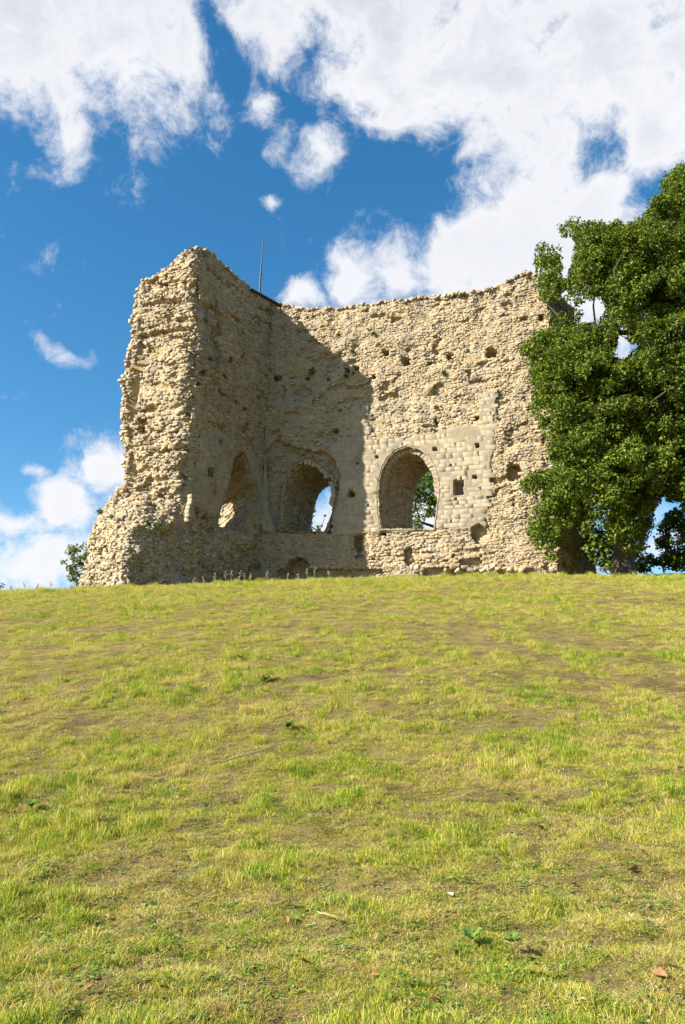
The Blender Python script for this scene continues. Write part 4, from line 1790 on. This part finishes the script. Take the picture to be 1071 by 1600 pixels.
def scatter_object(name, pts, rot, scl, idx, coll):
    me = bpy.data.meshes.new(name)
    me.vertices.add(len(pts))
    me.vertices.foreach_set('co', np.asarray(pts, np.float32).ravel())
    a = me.attributes.new('rot', 'FLOAT_VECTOR', 'POINT')
    a.data.foreach_set('vector', np.asarray(rot, np.float32).ravel())
    a = me.attributes.new('scl', 'FLOAT_VECTOR', 'POINT')
    a.data.foreach_set('vector', np.asarray(scl, np.float32).ravel())
    a = me.attributes.new('idx', 'INT', 'POINT')
    a.data.foreach_set('value', np.asarray(idx, np.int32))
    o = obj(name, me)
    ng = bpy.data.node_groups.new(name, 'GeometryNodeTree')
    ng.interface.new_socket('Geometry', in_out='INPUT', socket_type='NodeSocketGeometry')
    ng.interface.new_socket('Geometry', in_out='OUTPUT', socket_type='NodeSocketGeometry')
    gi, go = ng.nodes.new('NodeGroupInput'), ng.nodes.new('NodeGroupOutput')
    ip = ng.nodes.new('GeometryNodeInstanceOnPoints')
    ci = ng.nodes.new('GeometryNodeCollectionInfo')
    ci.inputs['Collection'].default_value = coll
    ci.inputs['Separate Children'].default_value = True
    ci.inputs['Reset Children'].default_value = True

    def attr(nm, t):
        n = ng.nodes.new('GeometryNodeInputNamedAttribute')
        n.data_type = t
        n.inputs['Name'].default_value = nm
        return next(s for s in n.outputs if s.enabled and s.name == 'Attribute')
    L = ng.links.new
    L(gi.outputs[0], ip.inputs['Points'])
    L(ci.outputs[0], ip.inputs['Instance'])
    ip.inputs['Pick Instance'].default_value = True
    L(attr('idx', 'INT'), ip.inputs['Instance Index'])
    L(attr('rot', 'FLOAT_VECTOR'), ip.inputs['Rotation'])
    L(attr('scl', 'FLOAT_VECTOR'), ip.inputs['Scale'])
    L(ip.outputs[0], go.inputs[0])
    m = o.modifiers.new('scatter', 'NODES')
    m.node_group = ng
    return o


def ground_hit(x, y):
    """where the line of sight of a photograph pixel meets the bank"""
    d = np.array(pix_dir(x, y))
    d = d / d[1]
    Ys = np.arange(3, 46, .02)
    z = ground_z(Ys * d[0], Ys)
    below = np.where(Ys * d[2] < z)[0]
    Yh = Ys[below[0]] if len(below) else 42.0
    return np.array([Yh * d[0], Yh, float(ground_z(Yh * d[0], Yh))])


def build_grass():
    r = np.random.default_rng(77)
    PX, PY, SC = [], [], []
    zones = [(3.2, 6, 1900, .9), (6, 9, 1400, 1.0), (9, 13, 850, 1.1), (13, 18, 500, 1.25), (18, 25, 400, 1.22), (25, 33, 290, 1.42), (33, 41, 230, 1.6), (41, 47, 70, 1.8)]
    for y0, y1, den, sc in zones:
        hw = .47 * y1 + 1.2
        n = int((y1 - y0) * hw * 2 * den)
        PX.append(r.uniform(-hw, hw, n))
        PY.append(r.uniform(y0, y1, n))
        SC.append(np.full(n, sc))
    X, Y, S = map(np.concatenate, (PX, PY, SC))
    P0 = np.stack([X, Y, np.zeros_like(X)], -1)
    fine = fbm(P0 * np.array([1, .7, 1]), 2.0, 4, 40, .6)
    broad = fbm(P0, .3, 4, 44, .55)
    bare = np.clip((fine * 1.4 + broad * .9 - .08) * 3.0, 0, 1)     # thin, trodden spots
    crest = np.clip((Y - 33) / 4, 0, 1)
    for (px_, py_, rx, ry, wt) in [(430, 985, 1.6, 1.5, .7), (545, 975, .7, 1.8, .9), (450, 955, 2.0, 1.2, .5), (180, 1190, .5, .4, .8), (300, 1235, .5, .6, .9), (905, 1100, .9, .8, .8), (1000, 1078, .8, .8, .7),
                                   (120, 1480, .45, .25, .9), (260, 1490, .45, .25, .8), (590, 1110, .8, 1.0, .8), (730, 1312, .5, .3, .6), (850, 1100, .6, .5, .6), (250, 1120, 1.2, 1.4, .5), (650, 1140, .7, .8, .6), (420, 1230, .5, .5, .6),
                                   (820, 1540, .4, .2, .6), (440, 1470, .35, .2, .6), (930, 1490, .3, .2, .6), (70, 1060, 1.2, 1.2, .6)]:
        gp = ground_hit(px_, py_)
        bare = np.maximum(bare, wt * np.exp(-((X - gp[0]) / rx) ** 2 - ((Y - gp[1]) / ry) ** 2) * np.clip(1 + fine * 2, 0, 1.4)).clip(0, 1)
    bare *= (1 - crest) * np.where(Y < 9.5, .7, 1)
    clump = np.clip(fbm(P0 * np.array([1, .8, 1]), 4.2, 2, 52) * 1.6 + .5, 0, 1)
    gap = np.clip((fbm(P0 * np.array([1, .75, 1]), 5.5, 2, 63) + .25 * bare + .12 * broad - .20) * 5, 0, 1) * (1 - .8 * crest) * np.where(Y < 8, .6, 1)
    keep = r.random(len(X)) > np.maximum(bare * .15, gap * np.where(Y > 12, .56, .40))
    keep &= r.random(len(X)) < .50 + .50 * clump
    keep &= (np.abs(X) < .44 * Y + 1.0)
    X, Y, S, fine, broad, bare, crest, clump = (a[keep] for a in (X, Y, S, fine, broad, bare, crest, clump))
    n = len(X)
    Z = ground_z(X, Y)
    u = r.random(n)
    lush = np.clip((-fine * 1.6 - broad * .5 - .15 + .06 * (Y < 9)) * 1.8, 0, 1)
    idx = np.where(u < .30, 0, np.where(u < .55, 1, np.where(u < .66, 2, np.where(u < .82, 3, np.where(u < .89, 4, 6)))))
    v = r.random(n)
    idx = np.where(v < lush * .28, 5, idx)
    idx = np.where((v > 1 - bare * .85), np.where(r.random(n) < .65, 6, 3), idx)
    near = Y < 10
    idx = np.where(near & (r.random(n) < .05 * (Y < 7.5) + .03), 7 + (r.random(n) < .5), idx)
    h = r.uniform(.6, 1.25, n) * S * np.where(Y > 10, .80, .82) * (1 - .55 * bare) * (1 + .5 * lush) * (1 + .5 * crest) * (.50 + .85 * clump)
    wid = S * r.uniform(.85, 1.2, n)
    rot = np.stack([r.normal(0, .12, n), r.normal(0, .12, n), r.uniform(0, 6.28, n)], -1)
    o = scatter_object('grass', np.stack([X, Y, Z], -1), rot, np.stack([wid, wid, h], -1), idx, C_GRASS)
    tag(o, 'short dry yellow green meadow grass covering the bank', 'grass', kind='stuff')
    print('grass', n)


build_grass()


# ------------------------------------------------------------------ small things on the bank
def rosette(name, n, L_, seed, mat):
    """ground-hugging thistle: toothed leaves round a centre"""
    r = np.random.default_rng(seed)
    V, F = [], []
    for k in range(n):
        a = 2 * math.pi * k / n * 2.4 + r.normal() * .2
        d = np.array([math.cos(a), math.sin(a), 0])
        s = np.array([-d[1], d[0], 0])
        L0 = L_ * r.uniform(.6, 1.1)
        lift = r.uniform(.5, 1.7)
        i0 = len(V)
        m = 5
        for q in range(m + 1):
            t = q / m
            c = d * L0 * t + np.array([0, 0, L0 * (lift * t - .55 * lift * t * t * 1.2) + .02])
            w = L0 * .16 * math.sin(math.pi * min(t * .9 + .08, 1)) * (1.35 if q % 2 else .7)
            V += [c - s * w + [0, 0, w * .4], c + s * w + [0, 0, w * .4]]
        for q in range(m):
            i = i0 + q * 2
            F.append((i, i + 1, i + 3, i + 2))
    return mesh_from(name, V, F, mat)


M_THISTLE = mat_leaf('thistle leaves', [(.2, (.05, .10, .022)), (.6, (.085, .15, .035)), (.9, (.14, .20, .06))], .25)
M_BROAD = mat_leaf('broad weed leaves', [(.2, (.09, .17, .025)), (.6, (.15, .24, .04)), (.9, (.23, .30, .07))], .3)
for k, (x, y, sz, lab) in enumerate([
        (415, 1068, 26, 'dark green leafy thistle in the middle of the bank above the other thistle'),
        (450, 1143, 30, 'larger dark green thistle in the middle of the bank above the dry stalk'),
        (376, 1033, 18, 'pale green broad leaved weed highest of the three on the mid bank'),
        (738, 1486, 40, 'low broad leaved weed in the grass near the bottom of the bank'),
        (800, 1490, 34, 'low leafy weed beside the bottom broad leaved weed'),
        (48, 1270, 26, 'small dark green weed on the far left of the bank')]):
    p = ground_hit(x, y)
    L_ = sz / FPX * np.linalg.norm(p) * .58
    o = obj('thistle' if k < 2 else 'broad_leaved_weed', rosette('weed', 22, L_, 300 + k, M_THISTLE if k < 2 else M_BROAD))
    o.location = p + [0, 0, .035]
    tag(o, lab, 'thistle' if k < 2 else 'weed', 'leafy weeds on the bank')


def dead_leaf(seed, L_, mat):
    r = np.random.default_rng(seed)
    n, m = 7, 5
    curl = r.uniform(.5, 1.3)
    V = []
    for i in range(n):
        t = i / (n - 1)
        w = L_ * .36 * math.sin(math.pi * (t * .92 + .04)) * (1.1 if i % 2 else .8)
        for j in range(m):
            q = (j / (m - 1) - .5) * 2
            V.append((L_ * (t - .5), w * q, L_ * (.28 * curl * q * q * abs(w) / (L_ * .36) + .22 * curl * (t - .4) ** 2) + r.normal() * L_ * .012))
    V = np.array(V)
    G = V.reshape(n, m, 3)
    return mesh_from('fallen_leaf', V, grid_faces(n, m), mat, True)


FALLEN = [
    (478, 1513, 20, M_DEAD, 'curled red brown dead leaf in the lower middle grass'),
    (1032, 1534, 22, M_DEAD, 'tan orange dead leaf near the bottom right corner'),
    (990, 1367, 18, M_DEAD, 'orange brown dead leaf on the right beside a dark twig'),
    (137, 1556, 18, M_DEAD, 'brown dead leaf near the bottom left corner'),
    (256, 1553, 15, M_DEAD, 'small brown dead leaf right of the bottom left one'),
    (678, 1573, 17, M_DEAD, 'orange dead leaf at the bottom edge, right of the middle'),
    (584, 1535, 14, M_DEAD, 'dark brown dead leaf standing in grass at the bottom middle'),
    (445, 1417, 13, M_DEAD, 'upper one of a pair of small brown dead leaves'),
    (449, 1446, 12, M_DEAD, 'lower one of a pair of small brown dead leaves'),
    (845, 1299, 13, M_DEAD, 'small brown dead leaf in the middle right grass'),
    (897, 1388, 12, M_DEAD, 'tiny brown dead leaf left of the orange brown one'),
    (588, 1474, 12, M_DEAD, 'small brown dead leaf above the bottom middle one'),
    (928, 1420, 11, M_DEAD, 'reddish scrap of dead leaf below the tiny brown one'),
    (703, 1404, 17, M_DEADPALE, 'pale bleached dead leaf in the middle of the lower bank'),
    (220, 1443, 20, M_DEADPALE, 'pale green grey dead leaf on the lower left grass'),
    (165, 1440, 12, M_DEAD, 'rusty dead leaf beside the pale leaf on the lower left'),
]
for k, (x, y, sz, mat, lab) in enumerate(FALLEN):
    p = ground_hit(x, y)
    o = obj('fallen_leaf', dead_leaf(400 + k, sz / FPX * np.linalg.norm(p) * .95, mat))
    o.location = p + [0, 0, .03]
    o.rotation_euler = (random.uniform(-.5, .5), random.uniform(-.5, .5) , random.uniform(0, 6.28))
    tag(o, lab, 'leaf', 'dead leaves fallen on the bank')


def scrap(x, y, sz, lab, seed):
    r = np.random.default_rng(seed)
    p = ground_hit(x, y)
    L_ = sz / FPX * np.linalg.norm(p) * .75
    n = 5
    V = [(L_ * (i / 4 - .5), L_ * .5 * (j / 4 - .5), L_ * .12 * r.normal()) for i in range(n) for j in range(n)]
    o = obj('paper_scrap', mesh_from('paper_scrap', np.array(V), grid_faces(n, n), M_SCRAP))
    o.location = p + [0, 0, .06]
    o.rotation_euler = (.5, .2, r.uniform(0, 3))
    tag(o, lab, 'litter', 'white scraps on the bank')


scrap(879, 1212, 13, 'crumpled white scrap in the grass on the right', 1)
scrap(382, 1008, 8, 'tiny white scrap on the upper bank left of the middle', 2)


def stick(name, pix, rad, mat, lab, lift=.04, seed=0):
    r = np.random.default_rng(seed)
    pts = []
    for (x, y) in pix:
        p = ground_hit(x, y)
        pts.append(p + [0, 0, lift])
    g = Geo()
    c = pts[0].copy()
    dense = []
    for a, b in zip(pts[:-1], pts[1:]):
        for t in np.linspace(0, 1, 5)[:-1]:
            dense.append(a * (1 - t) + b * t - c + r.normal(size=3) * rad * .5)
    dense.append(pts[-1] - c)
    g.tube(dense, np.linspace(rad, rad * .55, len(dense)), 6)
    o = g.build(name, mat)
    o.location = c
    tag(o, lab, 'stick')


stick('dry_stalk', [(344, 1203), (398, 1186), (446, 1171)], 0.010, M_TWIG, 'long straight straw coloured stalk lying on the bank below the larger thistle', .085, 1)
stick('twig', [(985, 1330), (998, 1332), (1005, 1342)], .007, M_TWIGDARK, 'dark bent twig in the grass above the orange brown leaf', .05, 2)
stick('dry_stick', [(496, 1440), (512, 1443), (528, 1450)], .006, M_TWIG, 'short pale stem lying in the lower middle grass', .06, 3)
stick('dry_stick', [(1003, 1246), (1012, 1250), (1020, 1258)], .007, M_TWIGDARK, 'short dark stem lying in the right hand grass', .06, 4)


# dried flower stalks that stand along the crest, in front of the shaded wall
def stalk_mesh(seed, h):
    r = np.random.default_rng(seed)
    g = Geo()
    lean = r.normal(size=2) * .14 * h
    pts = [np.array([lean[0] * t * t, lean[1] * t * t, h * t]) for t in np.linspace(0, 1, 6)]
    g.tube(pts, np.linspace(.011, .006, 6), 5)
    for k in range(16):
        t = r.uniform(.45, 1)
        c = np.array([lean[0] * t * t, lean[1] * t * t, h * t]) + r.normal(size=3) * [.02, .02, .01]
        d = r.normal(size=3) * .025
        g.tube([c, c + d + [0, 0, .03], c + d * 1.6 + [0, 0, .05]], [.004, .015, .003], 4)
    return mesh_from('dry_flower_stalk', g.v, g.f, M_TWIG)


stalks = [(303, 902, 14), (320, 900, 16), (336, 899, 20), (353, 899, 24), (362, 900, 22), (374, 899, 24), (382, 900, 16), (392, 900, 14), (416, 899, 18), (450, 897, 14), (466, 897, 12), (481, 897, 22), (491, 896, 20), (514, 895, 14),
          (18, 917, 12), (40, 916, 14), (58, 914, 12), (80, 912, 18), (935, 889, 18), (941, 889, 14)]
ORD = ['first', 'second', 'third', 'fourth', 'fifth', 'sixth', 'seventh', 'eighth']
seen = {}
slab = {0: 'dried stalk on the crest before the rubble footing', 1: 'dried stalk on the crest before the low blocked arch', 2: 'dried stalk against the sky on the left crest', 3: 'pale dried stalk in the dark shade under the oak'}
for k, (x, y, sz) in enumerate(stalks):
    Y = 38.6
    p = pt(x, y, Y)
    gz = float(ground_z(p[0], Y))
    kind = 0 if x > 290 and x < 400 else 1 if x < 520 and x > 400 else 2 if x < 100 else 3
    o = obj('dry_flower_stalk', stalk_mesh(500 + k, sz / FPX * Y * .8 + .10))
    o.location = (p[0], Y, gz - .02)
    seen[kind] = seen.get(kind, -1) + 1
    tag(o, slab[kind] + ', ' + ORD[seen[kind]] + ' from the left', 'stalk', ['stalks before the footing', 'stalks before the low arch', 'stalks on the left skyline', 'stalks under the oak'][kind])
